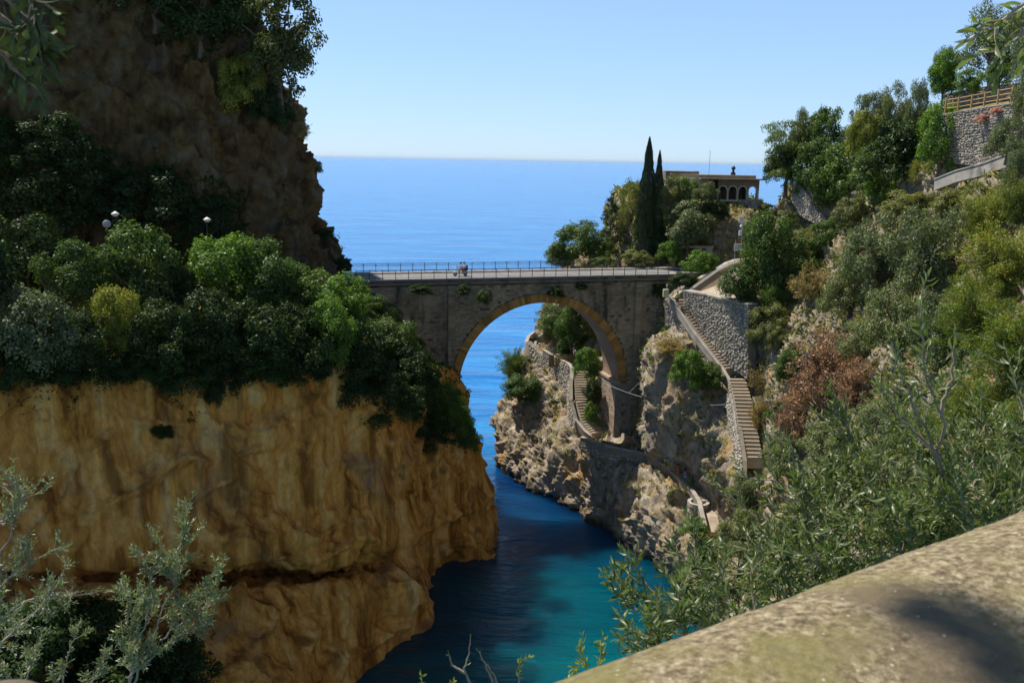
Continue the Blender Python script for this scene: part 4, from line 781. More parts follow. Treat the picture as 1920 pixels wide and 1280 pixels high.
def make_proto(kind, seed):
    r = np.random.default_rng(seed); t = MB(); limbs = True; cmat = None
    def rnd_blobs(n, c, e, ra, rb, shell=.62, zmin=-1):
        cs = []; rs = []
        while len(cs) < n:
            d = r.normal(0, 1, 3); d /= np.linalg.norm(d)
            if d[2] < zmin: continue
            k = shell + (1 - shell) * r.random() if r.random() < .8 else r.random() * shell
            q = r.uniform(ra, rb); cs.append(np.array(c) + d * np.array(e) * k * (1 - q)); rs.append(q)
        return cs, rs
    if kind == 'broad': cs, rs = rnd_blobs(60, (0, 0, .50), (.48, .48, .49), .05, .15, zmin=-.85); V, F = blob_leaves(cs, rs, 13000, .034, .020, r, fill=.5)
    elif kind == 'bush': cs, rs = rnd_blobs(60, (0, 0, .34), (.51, .51, .62), .05, .15, zmin=-.45); V, F = blob_leaves(cs, rs, 13000, .036, .021, r, fill=.5); limbs = False
    elif kind == 'open':
        cs, rs = rnd_blobs(54, (0, 0, .56), (.50, .50, .46), .045, .11, shell=.35); V, F = blob_leaves(cs, rs, 9500, .030, .020, r, fill=.3, under=.8)
    elif kind == 'olive':
        cs, rs = rnd_blobs(56, (0, 0, .54), (.48, .48, .46), .05, .13); V, F = blob_leaves(cs, rs, 15000, .034, .011, r, fill=.5, up=(0, 0, .7), under=.7, jitter=1.4)
    elif kind == 'olivebush':
        cs, rs = rnd_blobs(44, (0, 0, .36), (.50, .50, .58), .07, .13, zmin=-.4); V, F = blob_leaves(cs, rs, 15000, .036, .012, r, fill=.5, up=(0, 0, .8), under=.7, jitter=1.4)
    elif kind == 'pine':
        cs, rs = rnd_blobs(48, (0, 0, .50), (.50, .50, .50), .08, .15, shell=.4); V, F = blob_leaves(cs, rs, 12000, .040, .009, r, squash=(1.1, 1.1, .55), up=(0, 0, 1.0), under=.25, jitter=1.2)
    elif kind == 'cypress':
        n = 15000; z = r.random(n) ** .85; a = r.uniform(0, 2 * PI, n)
        lob = 1 + .5 * fbm(np.stack([np.cos(a) * 1.8, np.sin(a) * 1.8, z * 18], 1), 3, seed)
        rad = .5 * np.interp(z, [0, .05, .25, .5, .75, .92, 1], [.55, .85, 1, .85, .55, .26, .05]) * lob * (1 - .28 * r.random(n) ** 2)
        C = np.stack([rad * np.cos(a), rad * np.sin(a), z], 1); N = np.stack([np.cos(a), np.sin(a), np.full(n, .3)], 1)
        V, F = quads(C, N, .028, .10, r, None, 1.2); V[:, :2] = V[:, :2]; V2 = V.copy(); limbs = False
        # keep leaf faces slender after the crown is stretched
        C4 = np.repeat(C, 4, 0); V = C4 + (V - C4) * np.array([.75, .75, .32])
        t.tube([(0, 0, -.03), (0, 0, .9)], [.06, .01], 6)
    elif kind == 'feather':
        n = 0; Cs = []; Ns = []; Us = []
        for k in range(150):
            a = r.uniform(0, 2 * PI); z0 = r.uniform(.05, .5); L_ = r.uniform(.25, .55); el = r.uniform(.2, 1.25); p = np.array([.05 * math.cos(a), .05 * math.sin(a), z0]); d = np.array([math.cos(a) * math.cos(el), math.sin(a) * math.cos(el), math.sin(el)])
            m_ = 130; tt = r.random(m_) ** .7; pts = p + np.outer(tt * L_, d) + np.outer(tt ** 2 * L_ * -.25, (0, 0, 1)) * math.cos(el)
            sp = (.018 + .055 * (1 - tt))[:, None]; off = r.normal(0, 1, (m_, 3)) * sp; Cs.append(pts + off); Ns.append(off / (np.linalg.norm(off, axis=1, keepdims=True) + 1e-9) + np.array([0, 0, .4])); Us.append(np.tile(d, (m_, 1)) + off / sp * .4)
            if k % 3 == 0: t.tube([p, p + d * L_ * .5, p + d * L_ * .9 + np.array([0, 0, -.06])], [.008, .005, .002], 4, False)
        C = np.concatenate(Cs); V, F = quads(C, np.concatenate(Ns), .034, .008, r, np.concatenate(Us), .8); limbs = False
    elif kind == 'sparse':
        Cs = []; Ns = []; t.tube([(0, 0, -.02), (.01, 0, .5), (0, 0, 1)], [.03, .02, .004], 6)
        for k in range(46):
            z = .12 + .85 * (k / 46); a = r.uniform(0, 2 * PI); L_ = (.5 * (1 - z) + .12) * r.uniform(.6, 1.1); d = np.array([math.cos(a), math.sin(a), r.uniform(.0, .35)])
            t.tube([(0, 0, z), tuple(np.array([0, 0, z]) + d * L_)], [.008, .003], 4, False)
            m_ = 70; tt = .35 + .65 * r.random(m_); pts = np.array([0, 0, z]) + np.outer(tt * L_, d) + r.normal(0, .018, (m_, 3)); Cs.append(pts); Ns.append(r.normal(0, 1, (m_, 3)))
        V, F = quads(np.concatenate(Cs), np.concatenate(Ns), .040, .014, r); limbs = False
    elif kind == 'twiggy':
        Cs = []; Ns = []
        for k in range(90):
            a = r.uniform(0, 2 * PI); el = r.uniform(.25, 1.4); d = np.array([math.cos(a) * math.cos(el), math.sin(a) * math.cos(el), math.sin(el)]); L_ = r.uniform(.5, .95); p = np.array([0, 0, .0])
            q1 = p + d * L_ * .5 + r.normal(0, .05, 3); q2 = p + d * L_ + r.normal(0, .06, 3); q2[:2] *= .62; q1[:2] *= .7; t.tube([p, q1, q2], [.008, .005, .0015], 3, False)
            for j in range(5):
                b0 = q1 + (q2 - q1) * r.random(); b1 = b0 + (d * .3 + r.normal(0, .6, 3)) * .14; t.tube([b0, b1], [.003, .001], 3, False)
                m_ = 24; Cs.append(b0 + (b1 - b0) * r.random((m_, 1)) + r.normal(0, .022, (m_, 3))); Ns.append(r.normal(0, 1, (m_, 3)))
        V, F = quads(np.concatenate(Cs), np.concatenate(Ns), .034, .016, r); limbs = False
    if limbs:
        top = .38 if kind == 'open' else .2
        t.tube([(0, 0, -.06), (.015, .01, top * .5), (-.01, .01, top)], [.034, .027, .022], 7)
        cz = sorted(range(len(cs)), key=lambda i: -rs[i])[:22]
        for i in cz:
            p = cs[i]; mid = np.array([p[0] * .35, p[1] * .35, top + (p[2] - top) * .5]); t.tube([(0, 0, top - .03), mid, p], [.016, .010, .003], 5, False)
    PROTO[(kind, seed)] = (V, F, t.mesh(kind + '_trunk', M['bark']) if t.v else None)
PMESH = {}
def crown_mesh(kind, seed, mat):
    if (kind, seed) not in PROTO: make_proto(kind, seed)
    if (kind, seed, mat) not in PMESH:
        V, F, t = PROTO[(kind, seed)]; PMESH[(kind, seed, mat)] = np_mesh(kind + '_crown', V, F, M[mat], False)
    return PMESH[(kind, seed, mat)], PROTO[(kind, seed)][2]
NS = {'broad': 3, 'bush': 3, 'open': 2, 'olive': 3, 'olivebush': 3, 'pine': 2, 'cypress': 2, 'feather': 2, 'sparse': 1, 'twiggy': 2}
CNT = {}
def plant(kind, px, pyb, top, w, mat, label, name=None, Y=None, cat=None, group=None, sink=.04, surf=None):
    """base at photo pixel (px, pyb) on the terrain, reaching up to photo row top, w pixels wide"""
    if Y is None:
        P, _ = hit(px, pyb, surf)
        if P is None: P = A(px, pyb, 100); print('miss', label)
    else: P = A(px, pyb, Y)
    dep = (P - CAM) @ Fv; h = (pyb - top) * dep / FPX * 1.02; ww = w * dep / FPX
    CNT[kind] = CNT.get(kind, 0) + 1; seed = 100 + CNT[kind] % NS[kind]
    cm, tm = crown_mesh(kind, seed, mat)
    nm = name or {'broad': 'tree', 'bush': 'bush', 'open': 'tree', 'olive': 'olive_tree', 'olivebush': 'olive_bush', 'pine': 'pine_tree', 'cypress': 'cypress_tree', 'feather': 'feathery_bush', 'sparse': 'conifer_tree', 'twiggy': 'dry_bush'}[kind]
    c = cat or ('tree' if kind in ('broad', 'open', 'olive', 'pine', 'cypress', 'sparse') else 'bush')
    r = thing(nm, label, c, P - np.array([0, 0, h * sink]), random.uniform(0, 6.28), group)
    S = (ww * 1.03, ww * 1.03, h)
    if tm: link('trunk' if c == 'tree' else 'stems', tm, r, None, None, S)
    link('crown', cm, r, None, None, S); return r
G1 = 'bushes growing along the road edge above the golden cliff'; G2 = 'bushes hanging over the lip of the golden cliff'; G3 = 'bushes on the dark upper cliff'; G4 = 'shrubs on the right hillside'
PL = [
 # left shelf, back row
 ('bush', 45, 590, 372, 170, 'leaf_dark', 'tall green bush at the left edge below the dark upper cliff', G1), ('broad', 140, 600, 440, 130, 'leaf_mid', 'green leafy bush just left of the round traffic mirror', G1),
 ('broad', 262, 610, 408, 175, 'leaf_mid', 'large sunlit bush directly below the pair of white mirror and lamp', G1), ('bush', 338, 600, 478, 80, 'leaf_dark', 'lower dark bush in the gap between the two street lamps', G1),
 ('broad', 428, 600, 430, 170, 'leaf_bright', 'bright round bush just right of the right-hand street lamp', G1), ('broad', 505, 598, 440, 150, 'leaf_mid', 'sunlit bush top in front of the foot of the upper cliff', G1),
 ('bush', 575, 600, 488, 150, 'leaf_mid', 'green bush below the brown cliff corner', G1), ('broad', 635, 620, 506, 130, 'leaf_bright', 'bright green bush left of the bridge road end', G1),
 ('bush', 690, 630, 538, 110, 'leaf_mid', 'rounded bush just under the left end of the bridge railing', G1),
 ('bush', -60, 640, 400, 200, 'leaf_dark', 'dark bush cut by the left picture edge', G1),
 # front row, mostly in the dark leaf colour to stand in for shade
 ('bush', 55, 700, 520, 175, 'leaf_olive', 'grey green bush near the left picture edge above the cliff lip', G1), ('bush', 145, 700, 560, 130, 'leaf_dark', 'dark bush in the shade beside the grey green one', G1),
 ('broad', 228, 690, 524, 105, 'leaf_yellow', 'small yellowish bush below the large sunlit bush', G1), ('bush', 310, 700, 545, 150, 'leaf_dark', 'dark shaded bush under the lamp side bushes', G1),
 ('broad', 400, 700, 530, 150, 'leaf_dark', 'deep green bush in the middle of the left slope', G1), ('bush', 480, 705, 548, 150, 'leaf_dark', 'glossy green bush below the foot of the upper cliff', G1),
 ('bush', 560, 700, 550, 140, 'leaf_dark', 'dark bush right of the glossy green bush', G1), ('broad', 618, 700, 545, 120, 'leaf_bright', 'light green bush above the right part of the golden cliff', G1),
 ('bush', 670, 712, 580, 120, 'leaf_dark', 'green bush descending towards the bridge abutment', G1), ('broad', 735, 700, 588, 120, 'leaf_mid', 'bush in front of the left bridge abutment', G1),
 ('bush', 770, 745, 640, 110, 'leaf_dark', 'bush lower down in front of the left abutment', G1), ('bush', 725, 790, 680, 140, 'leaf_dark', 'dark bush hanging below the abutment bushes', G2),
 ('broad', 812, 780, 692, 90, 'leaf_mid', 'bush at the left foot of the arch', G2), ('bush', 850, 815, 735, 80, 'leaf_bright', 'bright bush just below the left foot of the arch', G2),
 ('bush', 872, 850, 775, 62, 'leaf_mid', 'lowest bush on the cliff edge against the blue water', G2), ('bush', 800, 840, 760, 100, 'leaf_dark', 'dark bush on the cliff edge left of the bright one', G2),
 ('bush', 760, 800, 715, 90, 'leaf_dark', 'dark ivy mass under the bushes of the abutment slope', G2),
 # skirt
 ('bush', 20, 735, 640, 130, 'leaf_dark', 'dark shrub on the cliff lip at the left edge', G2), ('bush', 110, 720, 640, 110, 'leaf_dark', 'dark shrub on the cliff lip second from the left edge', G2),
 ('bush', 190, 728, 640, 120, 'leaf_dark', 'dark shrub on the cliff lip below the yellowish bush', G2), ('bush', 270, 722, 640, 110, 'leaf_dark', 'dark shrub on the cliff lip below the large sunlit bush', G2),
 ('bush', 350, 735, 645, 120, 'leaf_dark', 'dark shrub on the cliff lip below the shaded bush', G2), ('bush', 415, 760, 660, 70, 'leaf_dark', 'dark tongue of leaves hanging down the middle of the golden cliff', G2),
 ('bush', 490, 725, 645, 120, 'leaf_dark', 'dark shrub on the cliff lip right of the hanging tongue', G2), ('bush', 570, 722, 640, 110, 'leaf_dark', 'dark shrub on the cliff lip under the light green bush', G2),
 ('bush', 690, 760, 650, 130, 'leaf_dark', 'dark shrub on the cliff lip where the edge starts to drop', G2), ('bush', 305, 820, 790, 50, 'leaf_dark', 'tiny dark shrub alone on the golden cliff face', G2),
 # upper cliff
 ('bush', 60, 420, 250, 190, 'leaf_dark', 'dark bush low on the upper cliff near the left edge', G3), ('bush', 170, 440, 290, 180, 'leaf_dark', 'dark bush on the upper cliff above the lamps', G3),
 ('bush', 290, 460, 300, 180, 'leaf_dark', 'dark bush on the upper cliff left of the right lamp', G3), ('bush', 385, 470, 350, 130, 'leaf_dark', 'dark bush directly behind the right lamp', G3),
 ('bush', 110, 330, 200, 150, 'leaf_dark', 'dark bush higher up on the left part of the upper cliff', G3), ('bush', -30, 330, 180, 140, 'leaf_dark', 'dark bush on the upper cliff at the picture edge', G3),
 ('open', 528, 205, -30, 190, 'leaf_scrub2', 'large spreading tree leaning over the sea from the upper cliff', None), ('broad', 375, 100, -60, 170, 'leaf_dark', 'dark tree crown at the top edge left of the leaning tree', G3),
 ('broad', 290, 50, -90, 160, 'leaf_dark', 'dark tree crown cut by the top edge above the brown rock', G3), ('bush', 455, 215, 85, 95, 'leaf_yellow', 'sunlit yellow green bush left of the leaning tree', G3),
 ('bush', 500, 245, 150, 80, 'leaf_dark', 'dark bush under the leaning tree', G3), ('twiggy', 452, 100, 55, 50, 'leaf_dry', 'small reddish bush beside the leaning tree trunk', G3),
 ('broad', 430, 60, -40, 90, 'leaf_mid', 'tree crown filling the gap behind the leaning tree', G3), ('bush', 532, 235, 190, 50, 'leaf_dark', 'dark bush at the rock edge under the leaning tree', G3),
 ('twiggy', 562, 262, 222, 42, 'leaf_straw', 'small dry bush on the cliff edge against the sky', G3), ('bush', 590, 325, 296, 32, 'leaf_scrub', 'small scrubby bush on the cliff edge at the horizon', G3),
 ('bush', 612, 452, 426, 34, 'leaf_dark', 'small dark bush on the low shoulder of the upper cliff', G3, 105), ('bush', 644, 512, 478, 34, 'leaf_dark', 'dark bush at the left end of the bridge railing', G3),
 # bottom left shade
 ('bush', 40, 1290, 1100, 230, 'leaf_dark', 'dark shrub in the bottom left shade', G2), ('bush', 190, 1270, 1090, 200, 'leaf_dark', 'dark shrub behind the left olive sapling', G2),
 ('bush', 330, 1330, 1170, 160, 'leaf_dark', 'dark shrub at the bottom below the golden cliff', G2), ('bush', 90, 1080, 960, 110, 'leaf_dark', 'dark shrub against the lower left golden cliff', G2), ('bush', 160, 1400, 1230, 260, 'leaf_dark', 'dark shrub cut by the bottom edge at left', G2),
 # beyond the bridge
 ('bush', 1088, 502, 405, 112, 'leaf_pine', 'bright yellow green pine behind the far railing', None, 127), ('bush', 1046, 502, 455, 56, 'leaf_pine', 'low pine bough left of the bright pine', None, 128),
 ('sparse', 1143, 490, 368, 62, 'leaf_dark', 'thin sparse conifer left of the cypresses', None, 126), ('olive', 1180, 495, 330, 62, 'leaf_scrub', 'grey brown tree hugging the left cypress', None, 126),
 ('cypress', 1207, 497, 260, 36, 'leaf_cypress', 'taller left cypress of the pair in front of the villa rock', 'pair of cypresses', 122), ('cypress', 1227, 497, 284, 27, 'leaf_cypress', 'shorter right cypress of the pair in front of the villa rock', 'pair of cypresses', 122.5),
 ('broad', 1262, 430, 324, 72, 'leaf_scrub', 'brownish green climber tree against the left villa wall', None, 122), ('broad', 1285, 400, 328, 50, 'leaf_bright', 'bright ivy topping the left villa wall', None, 123),
 ('olivebush', 1315, 385, 334, 60, 'leaf_olive', 'pale round tree left of the arched loggia', None, 121.5), ('broad', 1290, 470, 370, 104, 'leaf_olive', 'large pale green round tree below the villa', None, 118.5),
 ('bush', 1256, 492, 446, 50, 'leaf_bright', 'bright vine above the garage opening', None, 117.5), ('bush', 1311, 520, 464, 74, 'leaf_bright', 'bright bush at the right end of the bridge railing', None, 112),
 ('bush', 1282, 540, 505, 60, 'leaf_dark', 'dark ivy hanging beside the bridge end', None, 108.3), ('bush', 1345, 410, 375, 50, 'leaf_dark', 'dark bush at the left corner of the loggia base', None, 121),
 ('bush', 1240, 495, 420, 44, 'leaf_dark', 'dark bush between the cypresses and the pale round tree', None, 121.5), ('bush', 1195, 498, 465, 60, 'leaf_scrub', 'low green bush at the foot of the cypresses', None, 119),
 ('bush', 1435, 410, 378, 50, 'leaf_scrub', 'low scrub right of the arched loggia', None), ('bush', 1125, 500, 432, 60, 'leaf_pine', 'right part of the pine mass behind the far railing', None, 125), ('bush', 1135, 500, 478, 50, 'leaf_pine', 'low yellowish bush behind the far railing right of the pine', None, 122),
 ('pine', 1035, 640, 560, 70, 'leaf_mid', 'dark green pine seen through the arch', None, 131), ('broad', 1072, 665, 560, 74, 'leaf_mid', 'leafy tree seen through the arch right of the pine', None, 125),
 ('bush', 1100, 712, 640, 52, 'leaf_bright', 'bright bush seen through the arch above the stairs', None, 117.5), ('bush', 1112, 760, 700, 34, 'leaf_dark', 'dark ivy between the arch stairs and the pier', None, 114),
 ('bush', 1108, 795, 742, 30, 'leaf_bright', 'green bush at the foot of the pier beside the arch stairs', None, 113), ('bush', 1055, 672, 636, 40, 'leaf_dark', 'dark bush at the lookout slope seen through the arch', None, 126),
 ('bush', 1098, 640, 575, 60, 'leaf_scrub', 'scrubby tree close to the arch soffit', None, 124), ('feather', 964, 712, 632, 66, 'leaf_pine', 'feathery pale shrub on the seaward tip', None), ('bush', 978, 752, 692, 82, 'leaf_mid', 'flat dark green shrub below the feathery one on the seaward tip', None),
 ('bush', 1290, 728, 642, 70, 'leaf_bright', 'bright green bush on the rock spur below the upper stairs', None), ('bush', 1330, 730, 672, 54, 'leaf_mid', 'green bush on the spur touching the stair parapet', None),
 ('twiggy', 1255, 665, 622, 60, 'leaf_straw', 'tuft of orange dry brush on top of the rock spur', None), ('bush', 1249, 640, 606, 24, 'leaf_mid', 'small ivy on the corner by the yellow box', None, 103.6),
 ('bush', 1300, 1005, 965, 60, 'leaf_bright', 'yellow green bush below the round bastion', None), ('bush', 1320, 1060, 1015, 60, 'leaf_mid', 'green bush lower down below the round bastion', None),
 # right slope trees next to the ramp
 ('broad', 1432, 590, 384, 110, 'leaf_mid', 'tall dense green tree right of the signboard', None, 98), ('broad', 1385, 572, 490, 88, 'leaf_mid', 'bushy tree in front of the ramp wall', None, 97), ('broad', 1490, 560, 436, 96, 'leaf_mid', 'rounded green tree right of the tall dense one', G4),
 ('bush', 1440, 640, 555, 80, 'leaf_scrub', 'scrubby bush right of the retaining wall top', G4), ('olivebush', 1480, 432, 385, 60, 'leaf_olive', 'small grey bush under the narrow upper steps', G4), ('bush', 1505, 480, 420, 60, 'leaf_scrub', 'yellowish shrub below the narrow upper steps', G4),
 ('bush', 1480, 720, 640, 60, 'leaf_mid', 'green shrub left of the reddish dead bush', G4), ('bush', 1455, 660, 600, 44, 'leaf_scrub', 'small shrub on the pale rock beside the retaining wall', G4), ('bush', 1462, 800, 740, 60, 'leaf_mid', 'shrub right of the lower stairs', G4),
 ('twiggy', 1545, 770, 585, 170, 'leaf_dry', 'large reddish brown dead bush on the right slope', G4), ('twiggy', 1500, 820, 700, 100, 'leaf_dry', 'smaller reddish brown dead bush below the large one', G4), ('twiggy', 1610, 760, 650, 110, 'leaf_dry', 'reddish dead bush behind the tall olive shoot', G4),
 ('olivebush', 1640, 560, 385, 150, 'leaf_olive', 'wide grey olive on the middle of the right slope', G4), ('olivebush', 1740, 560, 362, 170, 'leaf_olive', 'wide grey olive beside the feathery bushes', G4), ('olivebush', 1590, 600, 470, 120, 'leaf_olive', 'grey olive above the reddish dead bush', G4),
 ('olivebush', 1680, 680, 500, 150, 'leaf_olive', 'grey olive in the centre of the right slope', G4), ('olivebush', 1760, 700, 520, 140, 'leaf_olive', 'grey olive left of the lower feathery bushes', G4), ('olivebush', 1620, 690, 580, 110, 'leaf_olive', 'low grey olive right of the dead bush', G4),
 ('olivebush', 1480, 900, 790, 110, 'leaf_olive', 'grey shrub right of the foot of the stairs', G4), ('olivebush', 1400, 960, 870, 80, 'leaf_olive', 'grey shrub at the foot of the long stairs', G4), ('olivebush', 1560, 880, 770, 130, 'leaf_olive', 'grey shrub below the dead bushes', G4),
 ('olivebush', 1385, 1060, 930, 100, 'leaf_olive', 'grey wispy shrub right of the bastion', G4), ('bush', 1430, 1130, 1040, 100, 'leaf_scrub', 'straw coloured scrub above the near olive shoots', G4), ('olivebush', 1660, 830, 720, 120, 'leaf_olive', 'grey shrub under the centre of the right slope', G4),
 ('bush', 1500, 1020, 930, 100, 'leaf_scrub', 'scrub between the wispy shrub and the near olive', G4), ('olivebush', 1350, 1150, 1060, 90, 'leaf_olive', 'grey shrub low down by the water on the right', G4),
 ('bush', 1418, 665, 585, 62, 'leaf_scrub', 'scrubby bush at the right end of the retaining wall', G4), ('twiggy', 1432, 730, 655, 56, 'leaf_straw', 'straw coloured dry bush right of the stair landing', G4), ('twiggy', 1425, 800, 730, 50, 'leaf_straw', 'straw coloured dry bush right of the lower stairs', G4),
 ('olivebush', 1445, 600, 520, 70, 'leaf_mid', 'green bush behind the right end of the retaining wall', G4), ('twiggy', 1520, 560, 480, 80, 'leaf_straw', 'pale dry bush left of the wide grey olives', G4), ('twiggy', 1530, 480, 430, 60, 'leaf_straw', 'pale dry bush under the narrow steps wall', G4),
 # feathery mass right
 ('feather', 1880, 560, 370, 190, 'leaf_yellow', 'bright feathery bush at the right edge level with the olives', G4), ('feather', 1820, 660, 480, 160, 'leaf_feather', 'bright feathery bush right of the wide grey olive', G4), ('feather', 1900, 720, 520, 200, 'leaf_feather', 'bright feathery bush with orange tips at the right edge', G4),
 ('feather', 1830, 830, 640, 180, 'leaf_feather', 'bright feathery bush behind the tall olive shoot', G4), ('feather', 1920, 880, 680, 190, 'leaf_feather', 'bright feathery bush lowest at the right edge', G4), ('feather', 1740, 860, 720, 150, 'leaf_feather', 'bright feathery bush left of the others', G4),
 ('feather', 1850, 450, 320, 140, 'leaf_yellow', 'yellowish feathery bush under the concrete channel', G4), ('feather', 1910, 420, 300, 100, 'leaf_feather', 'feathery bush at the right edge under the terraces', G4), ('feather', 1790, 980, 850, 170, 'leaf_feather', 'feathery bush low behind the near olive', G4), ('feather', 1900, 1010, 860, 170, 'leaf_feather', 'feathery bush just above the stone parapet', G4),
 # crest
 ('pine', 1474, 356, 208, 122, 'leaf_pine', 'bright green pine leaning at the left end of the crest', None, 112), ('bush', 1468, 350, 268, 76, 'leaf_dark', 'lower dark boughs of the crest pine', None, 112.5), ('olivebush', 1512, 325, 188, 85, 'leaf_olive', 'grey green tree behind the crest pine', G4, 112), ('bush', 1545, 320, 184, 76, 'leaf_mid', 'rounded tree second from the crest pine', G4, 110),
 ('bush', 1530, 380, 240, 100, 'leaf_mid', 'bushy green tree above the narrow steps', G4, 107), ('bush', 1580, 400, 250, 120, 'leaf_mid', 'deep green bush mass right of the narrow steps', G4, 103), ('olivebush', 1625, 300, 150, 85, 'leaf_olive', 'pale olive crown on the skyline', G4, 101), ('olivebush', 1665, 290, 145, 80, 'leaf_olive', 'second pale olive crown on the skyline', G4, 99),
 ('olivebush', 1705, 285, 133, 60, 'leaf_olive', 'rightmost pale olive crown before the skyline gap', G4, 96), ('bush', 1615, 300, 195, 70, 'leaf_yellow', 'tree with orange tinged leaves below the skyline olives', G4, 98), ('bush', 1690, 372, 196, 150, 'leaf_dark', 'large dark green tree in the middle of the crest', G4, 88), ('bush', 1635, 372, 262, 90, 'leaf_mid', 'green tree left of the large dark one', G4, 93),
 ('broad', 1757, 330, 186, 90, 'leaf_bright', 'bright leaved tree touching the terrace wall', G4, 79), ('broad', 1655, 385, 328, 86, 'leaf_bright', 'low bright yellow green bush under the large dark tree', G4), ('feather', 1728, 345, 285, 60, 'leaf_yellow', 'yellowish shoots left of the concrete channel', G4), ('bush', 1590, 430, 360, 66, 'leaf_scrub', 'scrubby shrub right of the rubble wall of the narrow steps', G4),
 ('bush', 1700, 420, 350, 110, 'leaf_scrub', 'yellow green scrub below the concrete channel', G4), ('bush', 1790, 410, 345, 90, 'leaf_scrub', 'brownish scrub right below the concrete channel', G4), ('bush', 1548, 470, 400, 70, 'leaf_mid', 'shrub between the narrow steps and the wide grey olive', G4),
 ('broad', 1766, 190, 92, 66, 'leaf_bright', 'broad leaved small tree left on the upper terrace', None, 82), ('olive', 1855, 165, 5, 130, 'leaf_olive', 'big grey green olive on the upper terrace', None, 80), ('olive', 1768, 180, 84, 50, 'leaf_olive', 'small olive behind the broad leaved tree on the terrace', None, 85), ('broad', 1872, 165, 118, 62, 'leaf_bright', 'low bright bush under the big terrace olive', None, 77),
 ('broad', 1815, 178, 128, 60, 'leaf_bright', 'low fig bush between the terrace trees', None, 79), ('olive', 1930, 180, -10, 110, 'leaf_olive', 'olive crown cut by the right edge above the terrace', None, 74), ('olivebush', 1885, 300, 205, 80, 'leaf_olive', 'grey shrub hanging over the terrace wall at the right', None, 64), ('olivebush', 1920, 250, 90, 60, 'leaf_olive', 'tall grey shrub at the right edge beside the fence', None, 62),
 ('olivebush', 1905, 350, 240, 80, 'leaf_olive', 'grey shrub at the right edge below the terrace wall', None, 58), ('bush', 1845, 232, 212, 36, 'petal', 'pink flowering bush on the terrace wall', None, 73), ('bush', 1868, 214, 200, 26, 'petal', 'smaller pink flowering bush right on the terrace wall', None, 71),
 ('open', 440, 120, -60, 110, 'leaf_mid', 'second tree crown behind the leaning tree on the upper cliff', G3, 108),
 ('bush', 905, 572, 538, 26, 'leaf_mid', 'pale leafed tuft rooted in the bridge face left of the arch crown', 'plants rooted in the bridge face', 103.8),
 ('bush', 1042, 560, 532, 34, 'leaf_dark', 'dark tuft on the bridge face just above the arch crown', 'plants rooted in the bridge face', 107.2), ('bush', 1090, 545, 527, 26, 'leaf_dark', 'small dark tuft right of the arch crown', 'plants rooted in the bridge face', 108.4),
 ('bush', 790, 552, 530, 50, 'leaf_dark', 'dark creeper on the left abutment below the cornice', 'plants rooted in the bridge face', 100.8), ('bush', 1236, 560, 524, 30, 'leaf_dark', 'dark creeper on the right abutment', 'plants rooted in the bridge face', 111.2),
 ('bush', 870, 556, 530, 30, 'leaf_dark', 'dark tuft between the left pilaster and the pale leafed tuft', 'plants rooted in the bridge face', 102.9),
 ('bush', 836, 790, 705, 66, 'leaf_mid', 'bush filling the corner under the left foot of the arch', G2, 98), ('bush', 862, 835, 765, 56, 'leaf_bright', 'bright bush on the falling edge right under the left foot of the arch', G2, 96),
 ('bush', 722, 640, 560, 80, 'leaf_mid', 'bush creeping up the left abutment towards the deck', G1, 96), ('bush', 762, 690, 612, 80, 'leaf_dark', 'dark bush against the left pilaster', G1, 97),
]
for e in PL:
    kind, px, pb, tp, w_, mt, lb, gr = e[:8]; plant(kind, px, pb, tp, w_, mt, lb, group=gr, Y=e[8] if len(e) > 8 else None)
print('plants', round(time.time() - T0, 1), CNT)

# ground cover scattered over the rock: dry grass, scrub and ivy as stuff
def scatter(name, pname, n, mat, region, size, per, seed, thr=0.0, nscale=.25, slope=None, lw=(1, .35), label=None):
    r = np.random.default_rng(seed); G, q = PATCH[pname]; Vs = G.reshape(-1, 3)
    c = Vs[q].mean(1); e1 = Vs[q[:, 1]] - Vs[q[:, 0]]; e2 = Vs[q[:, 3]] - Vs[q[:, 0]]; nn = np.cross(e1, e2); ar = np.linalg.norm(nn, axis=1); nn = nn / (ar[:, None] + 1e-9)
    px, py, dep = proj(c); ok = (dep > 5)
    msk = region(px, py, c) & ok
    if slope is not None: msk &= nn[:, 2] > slope
    msk &= fbm(c * nscale, 3, seed) > thr
    pr = np.where(msk, ar / np.maximum(dep, 20) ** 2, 0)
    if pr.sum() == 0: print('empty', name); return
    i = r.choice(len(c), n, p=pr / pr.sum()); base = c[i] + (e1[i] * r.uniform(-.5, .5, (n, 1)) + e2[i] * r.uniform(-.5, .5, (n, 1))) + nn[i] * .03
    s = size * (dep[i] / 95) ** .6 * r.uniform(.5, 1.5, n); B = np.repeat(base, per, 0); S_ = np.repeat(s, per)[:, None]; up = np.repeat(nn[i] * .6 + np.array([0, 0, .7]), per, 0)
    d = up + r.normal(0, .55, (n * per, 3)); C = B + d * S_ * r.uniform(.2, .9, (n * per, 1))
    V, F = quads(C, r.normal(0, 1, (n * per, 3)) + up * .5, 1, 1, r, d, .6); C4 = np.repeat(C, 4, 0); o4 = V - C4
    idx = np.tile([0, 1, 0, 1], n * per)[:, None]; V = C4 + o4 * np.where(idx == 0, lw[0], lw[1]) * np.repeat(S_, 4, 0)
    tag(link(name, np_mesh(name, V, F, M[mat], False)), label, None, None, 'stuff'); PATCH
R_all = lambda px, py, c: (px > 930) & (px < 2100) & (c[:, 2] > 2.5)
hill_r = lambda px, py, c: (px > 1410) & (px < 2100) & (c[:, 2] > 4)
spur = lambda px, py, c: (px > 930) & (px < 1440) & (c[:, 2] > 5.5)
scatter('dry_grass', 'hillside', 3400, 'leaf_straw', spur, .38, 9, 41, thr=0.0, nscale=.3, slope=.12, lw=(1, .13))
